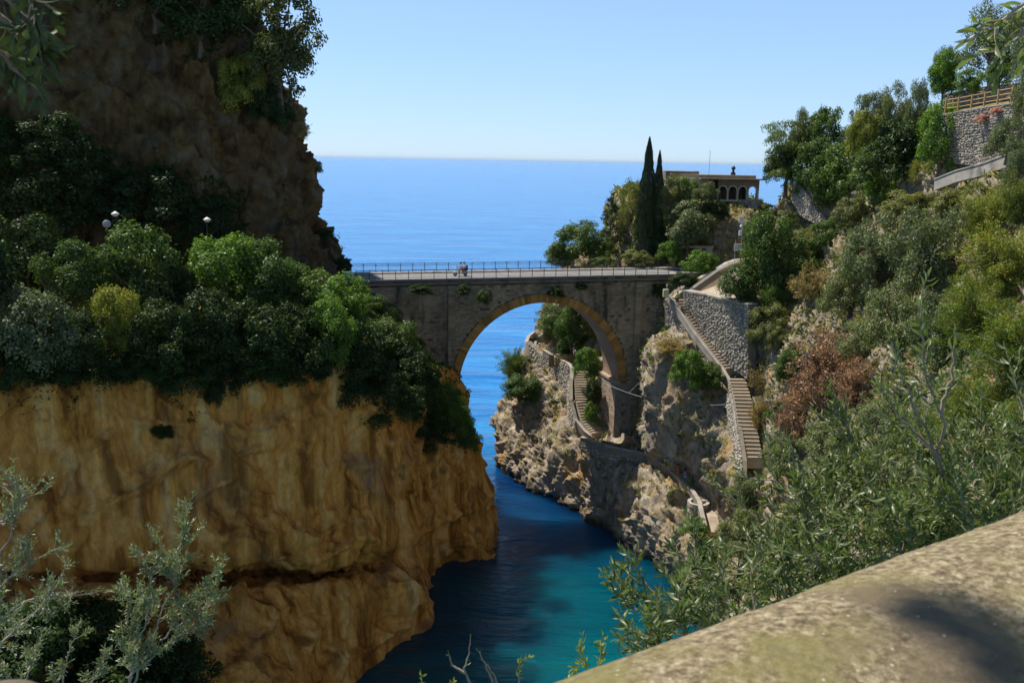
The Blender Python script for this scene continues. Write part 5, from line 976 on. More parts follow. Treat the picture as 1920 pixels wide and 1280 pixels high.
scatter('scrub', 'hillside', 4200, 'leaf_scrub', spur, .34, 10, 42, thr=0.05, nscale=.35, slope=.05)
scatter('scrub', 'hillside', 1700, 'leaf_mid', spur, .30, 10, 43, thr=.18, nscale=.4)
scatter('dry_grass', 'hillside', 6000, 'leaf_straw', hill_r, .45, 9, 44, thr=-.15, nscale=.3, lw=(1, .13))
scatter('scrub', 'hillside', 14000, 'leaf_scrub', hill_r, .52, 9, 45, thr=-.35, nscale=.2)
scatter('scrub', 'hillside', 13000, 'leaf_olive', hill_r, .55, 9, 46, thr=-.3, nscale=.22, lw=(1, .28))
scatter('scrub', 'hillside', 6000, 'leaf_mid', hill_r, .5, 9, 47, thr=-.05, nscale=.2)
scatter('scrub', 'rock_face', 2800, 'leaf_scrub', lambda px, py, c: (px < 1330) | (c[:, 2] > 37.5), .35, 10, 48, thr=-.1, nscale=.3)
scatter('ivy', 'rock_face', 2600, 'leaf_mid', lambda px, py, c: (px < 1330), .32, 10, 49, thr=-.1, nscale=.3)
shelf = lambda px, py, c: (px > -100) & (px < 905) & (c[:, 2] > 20) & (py < 700 + np.clip((px - 640) * .35, 0, 60)) & (c[:, 1] < 103)
scatter('ground_cover', 'cliff', 9000, 'leaf_dark', shelf, .42, 10, 50, thr=-.6)
scatter('ground_cover', 'cliff', 4500, 'leaf_mid', shelf, .38, 10, 51, thr=.0)
scatter('ground_cover', 'cliff', 1500, 'leaf_mid', lambda px, py, c: (px > 700) & (px < 905) & (py > 680) & (py < 900) & (c[:, 2] > 11) & (py < 760 + (px - 700) * .62), .34, 10, 52, thr=-.3)
scatter('ivy', 'cliff', 2200, 'leaf_dark', lambda px, py, c: (px > -100) & (px < 860) & (py > 680) & (py < 745 + 35 * np.sin(px * .021) + 20 * np.sin(px * .057)), .34, 9, 53, thr=-.25, nscale=.18)
scatter('ivy', 'cliff', 2500, 'leaf_dark', lambda px, py, c: (px > -100) & (px < 400) & (py > 1090 + 60 * np.sin(px * .012)), .34, 9, 54, thr=-.4)
scatter('ivy', 'headland', 6500, 'leaf_dark', lambda px, py, c: (px > -100) & (px < 460) & (py > 250 + (px - 80) * .28) & (py < 600), .5, 10, 55, thr=-.35)
scatter('ivy', 'headland', 4500, 'leaf_dark', lambda px, py, c: (px > 180) & (px < 560) & (py < -60 + px * .48) & (py > -200), .45, 10, 56, thr=-.3)
scatter('ivy', 'headland', 1200, 'leaf_scrub', lambda px, py, c: (px > 525) & (px < 640) & (py > 200), .28, 8, 57, thr=.05)
print('scatter', round(time.time() - T0, 1))
# ------------------------------------------------------------------ street furniture
def lamp(px, ptop, Y, label, mirror=None):
    top = A(px, ptop, Y); zg = 30.3; base = np.array([top[0], top[1], zg]); h = top[2] - zg
    r = thing('street_lamp', label, 'street lamp', base, 0, None)
    q = MB(); q.tube([(0, 0, 0), (0, 0, h - .35)], [.08, .05], 8); q.build('pole', M['dark'], r)
    q = MB(); q.tube([(0, 0, h - .35), (.1, -.1, h - .1)], .035, 6); q.build('arm', M['dark'], r)
    q = MB(); q.lathe([(.06, .30), (.34, .10), (.38, 0), (.33, 0)], 14, (.1, -.15, h - .3)); q.build('lamp_shade', M['white'], r, True)
    q = MB(); q.lathe([(.30, 0), (.24, -.14), (.10, -.2)], 14, (.1, -.15, h - .3)); q.build('globe', M['pale_yellow'], r, True)
    return r
lamp(215, 396, 84, 'street lamp with white conical shade left on the shaded road')
lamp(387, 407, 88, 'street lamp with white conical shade alone on the right of the shaded road')
mc = A(200, 420, 82); mr_ = thing('traffic_mirror', 'round pale convex traffic mirror below the left street lamp', 'mirror', (mc[0], mc[1], 30.3))
q = MB(); q.tube([(0, 0.05, 0), (0, .05, mc[2] - 30.3)], .04, 6); q.build('pole', M['dark'], mr_)
q = MB(); q.tube([(0, 0, mc[2] - 30.3), (.02, -.05, mc[2] - 30.3), (.04, -.10, mc[2] - 30.3)], [.36, .34, .2], 20); q.build('mirror_disc', M['grey'], mr_, True)
pc_ = A(1389, 470, 108); pz = 26.0
pb_ = np.array([pc_[0], pc_[1], pz]); po = thing('lamp_post', 'grey pole with round lamp heads and a white box beside the tall tree', 'lamp post', pb_)
zt = lambda py: A(1389, py, 108)[2] - pz
q = MB(); q.tube([(0, 0, 0), (0, 0, zt(408))], [.07, .045], 8); q.build('pole', M['grey'], po)
q = MB(); q.tube([(-.25, 0, zt(413)), (1.4, 0, zt(414))], .03, 6); q.build('arm', M['grey'], po)
q = MB(); q.tube([(-.12, .05, zt(411)), (-.25, -.18, zt(411) - .02), (-.26, -.2, zt(411))], [.10, .33, .30], 16); q.build('lamp_head', M['white'], po, True)
q = MB(); q.lathe([(.08, .15), (.20, 0), (.12, -.18)], 10, (-.18, -.1, zt(424))); q.build('lamp_head', M['white'], po, True)
q = MB(); q.box((-.38, -.12, zt(442)), (-.06, .1, zt(432))); q.build('control_box', M['white'], po)
q = MB(); q.tube([(0, 0, zt(446)), (-.45, 0, zt(446))], .03, 5); q.build('bracket', M['grey'], po)
sp_ = A(1383, 503, 107.5); sg = thing('signboard', 'white printed signboard on two thin posts below the lamp heads', 'sign', sp_)
zs = lambda py: A(1383, py, 107.5)[2] - sp_[2]; sw = 18 / FPX * 110 / 2
for x in (-.45, .55):
    q = MB(); q.tube([(x, .05, -1), (x, .05, zs(449))], .03, 5); q.build('post', M['grey'], sg)
q = MB(); q.box((-sw, -.03, zs(470)), (sw, .03, zs(457))); q.build('board', M['white'], sg)
zb, zt_ = zs(470), zs(457); hb = zt_ - zb
q = MB(); q.add([(-sw * .9, -.035, zb + hb * .12), (sw * .1, -.035, zb + hb * .12), (sw * .1, -.035, zb + hb * .62), (-sw * .9, -.035, zb + hb * .62)], [(0, 1, 2, 3)])
q.build('photo_print', M['print'], sg)
q = MB()
for i, (a, b, zz) in enumerate(((-.8, -.35, .8), (-.28, .2, .8), (.28, .85, .8), (.25, .8, .5), (.25, .7, .34))): q.add([(sw * a, -.036, zb + hb * zz - .04), (sw * b, -.036, zb + hb * zz - .04), (sw * b, -.036, zb + hb * zz + .04), (sw * a, -.036, zb + hb * zz + .04)], [(0, 1, 2, 3)])
tag(q.build('print_lines', M['dark'], sg), kind='stuff')
bx = A(1248, 557, 104.5); yb = thing('meter_box', 'pale yellow utility box on the corner of the narrow rubble wall', 'utility box', bx)
q = MB(); q.box((-.33, -.25, 0), (.33, .25, .95)); q.build('cabinet', M['pale_yellow'], yb, bevel=.03)
q = MB(); q.lathe([(.06, .95), (.06, 1.35), (.12, 1.38), (.12, 1.5), (.05, 1.55)], 8, (.1, 0, 0)); q.build('vent_pipe', M['grey'], yb)
def cable(label, P, Q, sag):
    P, Q = np.array(P), np.array(Q); pts = [P + (Q - P) * t - np.array([0, 0, sag * 4 * t * (1 - t)]) for t in np.linspace(0, 1, 14)]
    q = MB(); q.tube(pts, .022, 4); tag(q.build('cable', M['grey']), label, 'cable')
cable('thin pale cable sagging from the dark pier corner across the rock spur', A(1122, 712, 104), A(1370, 757, 91), 1.2)
cable('thin cable rising from the dark pier to the left of the spur', A(1180, 735, 103.5), A(1232, 680, 100.5), .15)
hr = [A(1385, 758, 91.5), A(1404, 800, 89), A(1408, 832, 87.5), A(1424, 868, 85.5)]
q = MB(); q.tube([p + np.array([1.5, .2, .8]) for p in hr], .03, 5); b_ = thing('handrail', 'thin metal handrail along the right side of the lower stairs', 'handrail', hr[-1])
for c_ in (0,): o = q.build('rail', M['grey'], b_); o.location = tuple(-r_loc(b_))
for p in hr:
    q = MB(); p2 = p + np.array([1.5, .2, -.2]) - r_loc(b_); q.tube([p2, p2 + np.array([0, 0, 1.0])], .025, 5); q.build('post', M['grey'], b_)
hg = thing('reed_screen', 'brown dry reed screen along the terrace seen through the arch', 'screen', A(1050, 690, 123.5))
for i, (px, w_) in enumerate(((1034, 10), (1050, 18), (1067, 16))):
    a = A(px, 684, 123.8 - i * .6) - r_loc(hg); q = MB(); r2 = random.Random(i)
    for k in range(60):
        x = a[0] + r2.uniform(-.5, .5) * w_ / 13.2; q.tube([(x, a[1] + r2.uniform(-.15, .15), a[2] - .3), (x + r2.uniform(-.06, .06), a[1] + r2.uniform(-.15, .15), a[2] + 1.5 + r2.uniform(-.15, .15))], [.035, .02], 3)
    tag(q.build('reeds', M['leaf_straw'], hg), kind='stuff')
def agave(px, py, dia_px, label, Y=None):
    P = hit(px, py)[0] if Y is None else A(px, py, Y); R_ = dia_px * ((P - CAM) @ Fv) / FPX / 2; r = thing('agave', label, 'agave', P); r2 = random.Random(px)
    for k in range(22):
        a = k * 2.4; el = r2.uniform(.25, 1.25); L_ = R_ * r2.uniform(.8, 1.15); d = np.array([math.cos(a) * math.cos(el), math.sin(a) * math.cos(el), math.sin(el)]); sdv = np.array([-math.sin(a), math.cos(a), 0]); q = MB(); V = []
        for t in (0, .35, .7, 1): c = d * L_ * t - np.array([0, 0, .25 * L_ * t * t * math.cos(el)]); w2 = R_ * .09 * (1 - t) ** .6 * (1.1 if t else .7); V += [c - sdv * w2, c + sdv * w2, c - np.array([0, 0, w2 * .7])]
        q.add(V, [f for i in range(3) for f in ((3 * i, 3 * i + 1, 3 * i + 4, 3 * i + 3), (3 * i + 1, 3 * i + 2, 3 * i + 5, 3 * i + 4), (3 * i + 2, 3 * i, 3 * i + 3, 3 * i + 5))]); q.build('leaf', M['agave'], r)
agave(1038, 752, 34, 'large grey agave rosette left of the arch stairs'); agave(1040, 728, 22, 'smaller agave above the large rosette left of the arch stairs'); agave(1078, 655, 22, 'spiky agave beside the trees seen through the arch', 124)
agave(1088, 862, 14, 'small dark agave on the cliff below the pier')

# ------------------------------------------------------------------ scooter and people
def skin_body(name, joints, edges, parent, mat, sub=1):
    me = bpy.data.meshes.new(name); bm = bmesh.new(); lay = bm.verts.layers.skin.verify(); vs = [bm.verts.new(j[:3]) for j in joints]
    for v, j in zip(vs, joints): v[lay].radius = (j[3], j[4] if len(j) > 4 else j[3])
    vs[0][lay].use_root = True
    for a, b in edges: bm.edges.new((vs[a], vs[b]))
    bm.to_mesh(me); bm.free(); me.materials.append(mat); o = link(name, me, parent)
    o.modifiers.new('skin', 'SKIN').use_smooth_shade = True
    ss = o.modifiers.new('sub', 'SUBSURF'); ss.levels = sub; ss.render_levels = sub; return o
def person(label, loc, rz, pose, shirt, pants, hair='hair', dress=None, backpack=False, helmet=False, name='person'):
    r = thing(name, label, 'person', loc, rz); pelvis, chest, neck, head = [np.array(p) for p in (pose['pelvis'], pose['chest'], pose['neck'], pose['head'])]
    J = [(*pelvis, .13, .11), (*((pelvis + chest) / 2), .12, .10), (*chest, .15, .10), (*neck, .05), (*(neck * .4 + head * .6), .07), (*head, .105, .115), (*(head + (head - neck) / (np.linalg.norm(head - neck) + 1e-9) * .09), .07)]
    E_ = [(0, 1), (1, 2), (2, 3), (3, 4), (4, 5), (5, 6)]
    for s_ in (0, 1):
        sh, el, wr = pose['arms'][s_]; hd = np.array(wr) + (np.array(wr) - np.array(el)) * .32; k = len(J); J += [(*sh, .06), (*el, .042), (*wr, .028), (*hd, .034)]; E_ += [(2, k), (k, k + 1), (k + 1, k + 2), (k + 2, k + 3)]
        hp, kn, an, to = pose['legs'][s_]; k = len(J); J += [(*hp, .085), (*kn, .058), (*an, .038), (*to, .035)]; E_ += [(0, k), (k, k + 1), (k + 1, k + 2), (k + 2, k + 3)]
    skin_body('body', J, E_, r, M['skin'])
    Js = [(*(pelvis * .7 + chest * .3), .145, .13), (*((pelvis + chest) / 2), .138, .125), (*chest, .17, .125)]; Es = [(0, 1), (1, 2)]
    for s_ in (0, 1): sh, el, wr = [np.array(x) for x in pose['arms'][s_]]; k = len(Js); Js += [(*sh, .078), (*(sh * .35 + el * .65), .062)]; Es += [(2, k), (k, k + 1)]
    skin_body('shirt', Js, Es, r, M[shirt])
    if dress:
        q = MB(); f = pelvis; q.lathe([(.15, .15), (.19, -.05), (.24, -.4), (.32, -.85)], 14, tuple(f)); q.build('dress', M[dress], r, True)
    else:
        Jp = [(*(pelvis + (chest - pelvis) * .1), .15, .135)]; Ep = []
        for s_ in (0, 1): hp, kn, an, to = [np.array(x) for x in pose['legs'][s_]]; k = len(Jp); Jp += [(*hp, .10), (*(hp * .15 + kn * .85), .08)]; Ep += [(0, k), (k, k + 1)]
        skin_body('shorts', Jp, Ep, r, M[pants])
    q = MB(); hh = head + np.array([0, 0, .03]); bmh = bmesh.new(); bmesh.ops.create_uvsphere(bmh, u_segments=12, v_segments=8, radius=.135 if helmet else .122); bmh.verts.index_update(); bmh.verts.ensure_lookup_table()
    q.add([(v.co.x * .95 + hh[0], v.co.y + hh[1], max(v.co.z, -.04) + hh[2] + .02) for v in bmh.verts], [[v.index for v in f.verts] for f in bmh.faces]); bmh.free()
    q.build('helmet' if helmet else 'hair', M[hair], r, True)
    q = MB(); fd = np.array(pose.get('face', (1, 0, 0))); q.tube([head + fd * .11 + np.array([0, 0, .01]), head + fd * .145 - np.array([0, 0, .025])], [.012, .02], 5); q.build('nose', M['skin'], r)
    if backpack:
        q = MB(); b = (chest + pelvis) / 2 - fd * .24; q.box(tuple(b - np.array([.10, .16, .22])), tuple(b + np.array([.10, .16, .24]))); q.build('backpack', M['cloth_dark'], r, bevel=.05)
    return r
def walk_pose(stride=.18, lean=.04, arm=.25):
    return dict(pelvis=(0, 0, .92), chest=(lean, 0, 1.30), neck=(lean, 0, 1.46), head=(lean + .02, 0, 1.62), face=(1, 0, 0),
                arms=[((lean, .19, 1.40), (lean + arm * .3, .23, 1.13), (lean + arm, .22, .95)), ((lean, -.19, 1.40), (lean - arm * .3, -.23, 1.13), (lean - arm * .3, -.22, .88))],
                legs=[((0, .09, .88), (stride, .10, .50), (stride * .8, .10, .08), (stride * .8 + .13, .10, .03)), ((0, -.09, .88), (-.02, -.10, .47), (-stride, -.10, .08), (-stride + .13, -.10, .03))])
SX = bplane(863, 500, 2.4)[0]; so = BL(SX, 2.3, DZ)
# scooter drawn heading along local +x; turned to face left on the bridge
sc = thing('scooter', 'white and grey scooter carrying two riders across the bridge', 'scooter', so, BA + PI)
def wheel(x):
    q = MB(); V = [];
    ty = MB(); ring = [(x + .20 * math.cos(a), 0, .25 + .20 * math.sin(a)) for a in np.linspace(0, 2 * PI, 21)]; ty.tube(ring, .05, 8, False); w_ = ty.build('tyre', M['dark'], sc, True)
    q.tube([(x, -.04, .25), (x, .04, .25)], .15, 16); q.build('rim', M['grey'], w_, True)
wheel(.66); wheel(-.62)
q = MB(); q.hexa([(.36, -.16, .28), (.30, .16, .28), (.26, .16, .28), (.30, -.16, .28)], [(.62, -.22, .95), (.62, .22, .95), (.50, .20, .98), (.50, -.20, .98)])
q = MB(); q.hexa([(.33, -.20, .26), (.45, -.20, .26), (.45, .20, .26), (.33, .20, .26)], [(.46, -.24, .98), (.58, -.16, 1.0), (.58, .16, 1.0), (.46, .24, .98)]); q.build('leg_shield', M['white'], sc, bevel=.04)
q = MB(); q.box((-.25, -.19, .24), (.38, .19, .31)); q.build('floorboard', M['grey'], sc, bevel=.02)
q = MB(); q.hexa([(-.80, -.16, .36), (-.18, -.18, .28), (-.18, .18, .28), (-.80, .16, .36)], [(-.88, -.15, .70), (-.15, -.16, .70), (-.15, .16, .70), (-.88, .15, .70)]); q.build('rear_body', M['grey'], sc, bevel=.05)
q = MB(); q.hexa([(-.90, -.14, .70), (-.12, -.15, .70), (-.12, .15, .70), (-.90, .14, .70)], [(-.88, -.12, .82), (-.15, -.12, .78), (-.15, .12, .78), (-.88, .12, .82)]); q.build('seat', M['dark'], sc, bevel=.03)
q = MB(); q.tube([(.66, 0, .28), (.50, 0, 1.02)], .035, 6); q.build('fork', M['grey'], sc)
q = MB(); q.tube([(.40, -.34, 1.05), (.50, -.12, 1.03), (.50, .12, 1.03), (.40, .34, 1.05)], .022, 6); q.build('handlebar', M['dark'], sc)
q = MB(); q.tube([(.52, 0, 1.0), (.64, 0, .97)], [.10, .08], 12); q.build('headlight', M['white'], sc, True)
q = MB(); q.hexa([(.40, -.08, .44), (.88, -.07, .40), (.88, .07, .40), (.40, .08, .44)], [(.48, -.07, .52), (.84, -.05, .50), (.84, .05, .50), (.48, .07, .52)]); q.build('front_mudguard', M['white'], sc, bevel=.02)
q = MB(); q.tube([(-.35, -.2, .25), (-.95, -.22, .34)], [.04, .05], 8); q.build('exhaust', M['dark'], sc, True)
for s_ in (-1, 1):
    q = MB(); q.tube([(.42, s_ * .28, 1.05), (.44, s_ * .34, 1.25)], .01, 4); q.tube([(.44, s_ * .34, 1.27), (.43, s_ * .34, 1.27)], .06, 8); q.build('mirror', M['dark'], sc)
def ride(x, hands):
    return dict(pelvis=(x, 0, .88), chest=(x + .10, 0, 1.26), neck=(x + .13, 0, 1.42), head=(x + .16, 0, 1.57), face=(1, 0, 0),
                arms=[((x + .10, .19, 1.34), (x + .26, .27, 1.12), (x + hands, .28, 1.08)), ((x + .10, -.19, 1.34), (x + .26, -.27, 1.12), (x + hands, -.28, 1.08))],
                legs=[((x, .11, .86), (x + .40, .22, .80), (x + .36, .22, .40), (x + .50, .22, .34)), ((x, -.11, .86), (x + .40, -.22, .80), (x + .36, -.22, .40), (x + .50, -.22, .34))])
person('front scooter rider in white shirt with dark helmet', so, BA + PI, ride(-.22, .54), 'cloth_white', 'cloth_red', 'dark', helmet=True)
person('pillion rider in white top with black backpack behind the driver', so, BA + PI, ride(-.62, .42), 'cloth_white', 'cloth_dark', 'dark', backpack=True, helmet=True)
pth = lambda px, py: Z(px, py, 8.6)
person('person in a long orange dress walking on the lower path', (Z(1258, 884, 8.9) + W(.9, .4, -1.0)), 2.6, walk_pose(.12), 'cloth_orange', None, 'hair', dress='cloth_orange')
person('person in a light blue shirt and shorts behind the one in orange', (Z(1272, 893, 8.6) + W(.9, .4, -1.0)), 2.5, walk_pose(.18), 'cloth_blue', 'cloth_white', 'hair')
person('person in a neon yellow green top at the head of the long upper stairs', A(1269, 574, 104.2), -1.2, walk_pose(.15), 'cloth_neon', 'cloth_dark', 'hair')

# ------------------------------------------------------------------ foreground parapet
pa = Z(1040, 1292, 43.40); pb = Z(1920, 966, 43.40); pd_ = pb - pa; pl = math.hypot(pd_[0], pd_[1]); pr_ = math.atan2(pd_[1], pd_[0]); pe = pd_ / pl; pn = np.array([pe[1], -pe[0], 0])
prof = [(-.30, -.17), (-.24, -.03), (-.17, .035), (-.09, .062), (0, .07), (.09, .062), (.17, .035), (.24, -.03), (.27, -.10), (.27, -.17)]
nseg = 420; V = []; r2 = np.random.default_rng(3); xs = np.linspace(-1.6, 3.4, nseg); K = 64; pp = np.array(prof); tp = np.linspace(0, 1, len(pp)); ti = np.linspace(0, 1, K); py_ = np.interp(ti, tp, pp[:, 0]); pz_ = np.interp(ti, tp, pp[:, 1])
for _ in range(3): py_[1:-1] = (py_[:-2] + py_[1:-1] * 2 + py_[2:]) / 4; pz_[1:-1] = (pz_[:-2] + pz_[1:-1] * 2 + pz_[2:]) / 4
GX, GK = np.meshgrid(xs, np.arange(K), indexing='ij'); P3 = np.stack([GX, py_[GK], pz_[GK]], -1); nz = fbm(P3 * np.array([9, 9, 9]), 5, 5, .6) * .0045 + fbm(P3 * 3, 2, 8) * .0015
P3[..., 2] += nz; P3[..., 1] -= nz * .5; idx = np.arange(nseg * K).reshape(nseg, K); qd = np.stack([idx[:-1, :-1], idx[1:, :-1], idx[1:, 1:], idx[:-1, 1:]], -1).reshape(-1, 4)
def parapet_mat():
    m = bpy.data.materials.new('parapet_stone'); n, l = nodes(m); b = n['Principled BSDF']; v = n.new('ShaderNodeTexCoord').outputs['Object']
    t1 = noise_node(n, l, v, 70, 8, 0.75); r1 = ramp(n, [(0.34, (0.05, 0.035, 0.015)), (0.44, (0.18, 0.13, 0.06)), (0.53, (0.34, 0.265, 0.14)), (0.66, (0.62, 0.53, 0.34))]); l.new(t1.outputs[0], r1.inputs[0])
    t2 = noise_node(n, l, v, 6, 5, 0.65); r2_ = ramp(n, [(0.48, (0, 0, 0)), (0.62, (.75, .75, .75))]); l.new(t2.outputs[0], r2_.inputs[0]); c = mix(n, l, r2_.outputs[0], r1.outputs[0], (0.24, 0.21, 0.055))
    t3 = noise_node(n, l, v, 3.1, 5, 0.6); r3 = ramp(n, [(0.54, (0, 0, 0)), (0.66, (.7, .7, .7))]); l.new(t3.outputs[0], r3.inputs[0]); c = mix(n, l, r3.outputs[0], c, (0.16, 0.11, 0.07))
    t4 = n.new('ShaderNodeTexVoronoi'); t4.inputs['Scale'].default_value = 40; l.new(v, t4.inputs[0]); r4 = ramp(n, [(0.06, (.8, .8, .8)), (0.10, (0, 0, 0))]); l.new(t4.outputs['Distance'], r4.inputs[0]); c = mix(n, l, r4.outputs[0], c, (0.72, 0.68, 0.56))
    l.new(c, b.inputs['Base Color']); b.inputs['Roughness'].default_value = .85
    t5 = noise_node(n, l, v, 60, 8, 0.75); bp = n.new('ShaderNodeBump'); bp.inputs['Strength'].default_value = .8; bp.inputs['Distance'].default_value = .012; l.new(t5.outputs[0], bp.inputs['Height']); l.new(bp.outputs[0], b.inputs['Normal']); return m
M['parapet_stone'] = parapet_mat()
po_ = pa + pn * .13 - np.array([0, 0, .055]); par = thing('stone_parapet', 'sunlit rounded stone parapet crossing the lower right corner in front of the olive shoots', 'parapet', po_, pr_)
link('coping', np_mesh('coping', P3.reshape(-1, 3) * np.array([1, -1, 1]), qd[:, ::-1], M['parapet_stone']), par)
q = MB(); q.box((-1.6, -.24, -1.1), (3.4, .27, -.15)); q.build('wall_body', M['parapet_stone'], par)
q = MB(); sp0 = A(6, 1314, .9); q2 = bmesh.new(); bmesh.ops.create_icosphere(q2, subdivisions=3, radius=.03); q2.verts.index_update()
q.add([(v.co.x * 1.6, v.co.y * 1.2, v.co.z * .55) for v in q2.verts], [[v.index for v in f.verts] for f in q2.faces]); q2.free(); o = q.build('stone', M['bark'], None, True); o.location = tuple(sp0); tag(o, 'dark blurred stone lump in the lower left corner', 'stone')

# ------------------------------------------------------------------ foreground olives
def leaf_mesh(mat, L_=1.0, Wd=.2):
    q = MB(); V = []; n = 5
    for i in range(n + 1):
        t = i / n; w2 = Wd / 2 * math.sin(PI * min(1, t * .93 + .05)) ** .8; z = .10 * math.sin(PI * t) * L_; V += [(t * L_, -w2, z + w2 * .35), (t * L_, 0, z), (t * L_, w2, z + w2 * .35)]
    q.add(V, [f for i in range(n) for f in ((3 * i, 3 * i + 3, 3 * i + 4, 3 * i + 1), (3 * i + 1, 3 * i + 4, 3 * i + 5, 3 * i + 2))]); return q.mesh('leaf', M[mat], True)
LEAF = leaf_mesh('olive_near', 1, .22); LEAF2 = leaf_mesh('olive_far', 1, .24)
def shoots(name, label, cat, mains, bark, leafmesh, leaf_len, gap, side=(6, .3), seed=1, spread=.55, subs=2, bare=0.12, rad=.012, dens=1.0, lift=(0, 0, .35)):
    """mains: list of point lists (root to tip). Twigs and leaves grow along them."""
    r = random.Random(seed); base = np.array(mains[0][0]); root = thing(name, label, cat, base); tw = MB(); LV = []
    def rv(s_): return np.array([r.gauss(0, s_), r.gauss(0, s_), r.gauss(0, s_)])
    def leaves(P, frm=0.0):
        P, Ln = resample(P, max(4, int(len(P) * 3))); k = 0; t = frm * Ln; dirs = np.gradient(P, axis=0)
        while t < Ln:
            x = t / Ln * (len(P) - 1); i = min(int(x), len(P) - 2); c = P[i] + (P[i + 1] - P[i]) * (x - i); d = dirs[i] / (np.linalg.norm(dirs[i]) + 1e-9); u = np.cross(d, rv(1)); u /= np.linalg.norm(u) + 1e-9
            for s_ in (1, -1):
                if r.random() < dens * .93:
                    ld = d * r.uniform(.55, 1.1) + u * s_ * r.uniform(.5, 1.0) + rv(.18); ld /= np.linalg.norm(ld); LV.append((c - base, ld, leaf_len * r.uniform(.6, 1.15)))
            t += gap * r.uniform(.75, 1.3)
        d = dirs[-1] / (np.linalg.norm(dirs[-1]) + 1e-9); LV.append((P[-1] - base, d, leaf_len * .8))
    def twig(p, d, L_, rd, depth):
        pts = [p]; dd = d / np.linalg.norm(d)
        for i in range(4): dd = dd + rv(.13) + np.array(lift) * .22; dd /= np.linalg.norm(dd); pts.append(pts[-1] + dd * L_ / 4)
        tw.tube([q_ - base for q_ in pts], [rd, rd * .8, rd * .6, rd * .45, rd * .25], 5 if depth == 0 else 4, False); leaves(pts, .15 if depth else .3)
        if depth < subs - 1:
            for k in range(r.randint(2, 4)):
                i = r.randint(1, 3); nd = dd + rv(spread) + np.array(lift) * .3; twig(pts[i], nd, L_ * r.uniform(.4, .65), rd * .5, depth + 1)
    for m_ in mains:
        P, Ln = resample(m_, 12)
        for k in range(1, 11): P[k] += rv(.012 * Ln)
        tw.tube([q_ - base for q_ in P], list(np.linspace(rad, rad * .22, 12)), 7, False); leaves(P[6:], .0); n = int(side[0] * Ln / .6)
        for k in range(n):
            x = r.uniform(bare, .97) * 11; i = min(int(x), 10); c = P[i] + (P[i + 1] - P[i]) * (x - i); d = P[i + 1] - P[i]; d /= np.linalg.norm(d) + 1e-9
            twig(c, d * .9 + rv(spread) + np.array(lift) * .3, side[1] * r.uniform(.6, 1.3), rad * .38, 0)
    tw.build('branches', M[bark], root, True)
    LV = [(p, d, L_, Vector(rv(1))) for p, d, L_ in LV]
    def vis(e):
        x, y, w = proj(e[0] + base); ins = (-30 < x < 1950) and (-30 < y < 1310); return (0 if ins else 1, w / e[2])
    LV.sort(key=vis)
    def mat4(e):
        p, d, L_, u = e; X = Vector(d).normalized(); Yv = X.cross(u).normalized(); Zv = X.cross(Yv); return Matrix(((X.x * L_, Yv.x * L_, Zv.x * L_, p[0]), (X.y * L_, Yv.y * L_, Zv.y * L_, p[1]), (X.z * L_, Yv.z * L_, Zv.z * L_, p[2]), (0, 0, 0, 1)))
    for e in LV[:300]:
        o = bpy.data.objects.new('leaf', leafmesh); COL.objects.link(o); o.parent = root; o.matrix_local = mat4(e)
    rest = LV[300:]
    if rest:
        nv = len(leafmesh.vertices); co = np.empty(nv * 3); leafmesh.vertices.foreach_get('co', co); co = co.reshape(-1, 3); fc = np.array([list(p.vertices) for p in leafmesh.polygons])
        MM = np.array([np.array(mat4(e)) for e in rest]); Vv = np.einsum('nij,vj->nvi', MM[:, :3, :3], co) + MM[:, None, :3, 3]; Ff = (fc[None] + (np.arange(len(rest)) * nv)[:, None, None]).reshape(-1, 4)
        tag(link('foliage', np_mesh('foliage', Vv.reshape(-1, 3), Ff, leafmesh.materials[0]), root), kind='stuff')
    print(name, len(LV)); return root
# right crown behind the parapet
rt = A(1720, 1230, 4.2)
def fan(root, tips, Yr=0):
    out = []
    for (px, py, Y) in tips:
        t = A(px, py, Y); mid = root * .5 + t * .5 + np.array([0, 0, -.10]); out.append([root + np.array([random.uniform(-.2, .2), random.uniform(-.2, .2), random.uniform(-.1, .1)]), mid, t])
    return out
shoots('olive_tree', 'dense green olive crown with the left reaching shoots behind the stone parapet', 'olive tree', fan(A(1640, 1180, 4.6), [(1420, 960, 4.6), (1440, 870, 4.9), (1480, 830, 5.2), (1530, 850, 4.8), (1450, 1010, 4.2), (1500, 940, 4.4), (1560, 900, 4.6), (1400, 1060, 4.2), (1520, 1030, 4.0)]), 'bark_pale', LEAF, .060, .026, (8, .28), 11)
shoots('olive_tree', 'dense green olive crown in the middle of the slope just above the parapet edge', 'olive tree', fan(A(1760, 1120, 4.4), [(1590, 800, 4.9), (1640, 840, 4.6), (1690, 800, 4.9), (1700, 880, 4.3), (1640, 930, 4.2), (1760, 870, 4.3), (1600, 980, 4.0), (1700, 970, 3.9)]), 'bark_pale', LEAF, .060, .026, (8, .28), 12)
shoots('olive_tree', 'green olive crown at the right edge just above the parapet', 'olive tree', fan(A(1930, 1090, 4.0), [(1800, 830, 4.6), (1860, 800, 4.6), (1920, 760, 4.6), (1860, 900, 4.0), (1800, 940, 3.8), (1940, 850, 4.2), (1900, 930, 3.7)]), 'bark_pale', LEAF, .060, .026, (8, .28), 13)
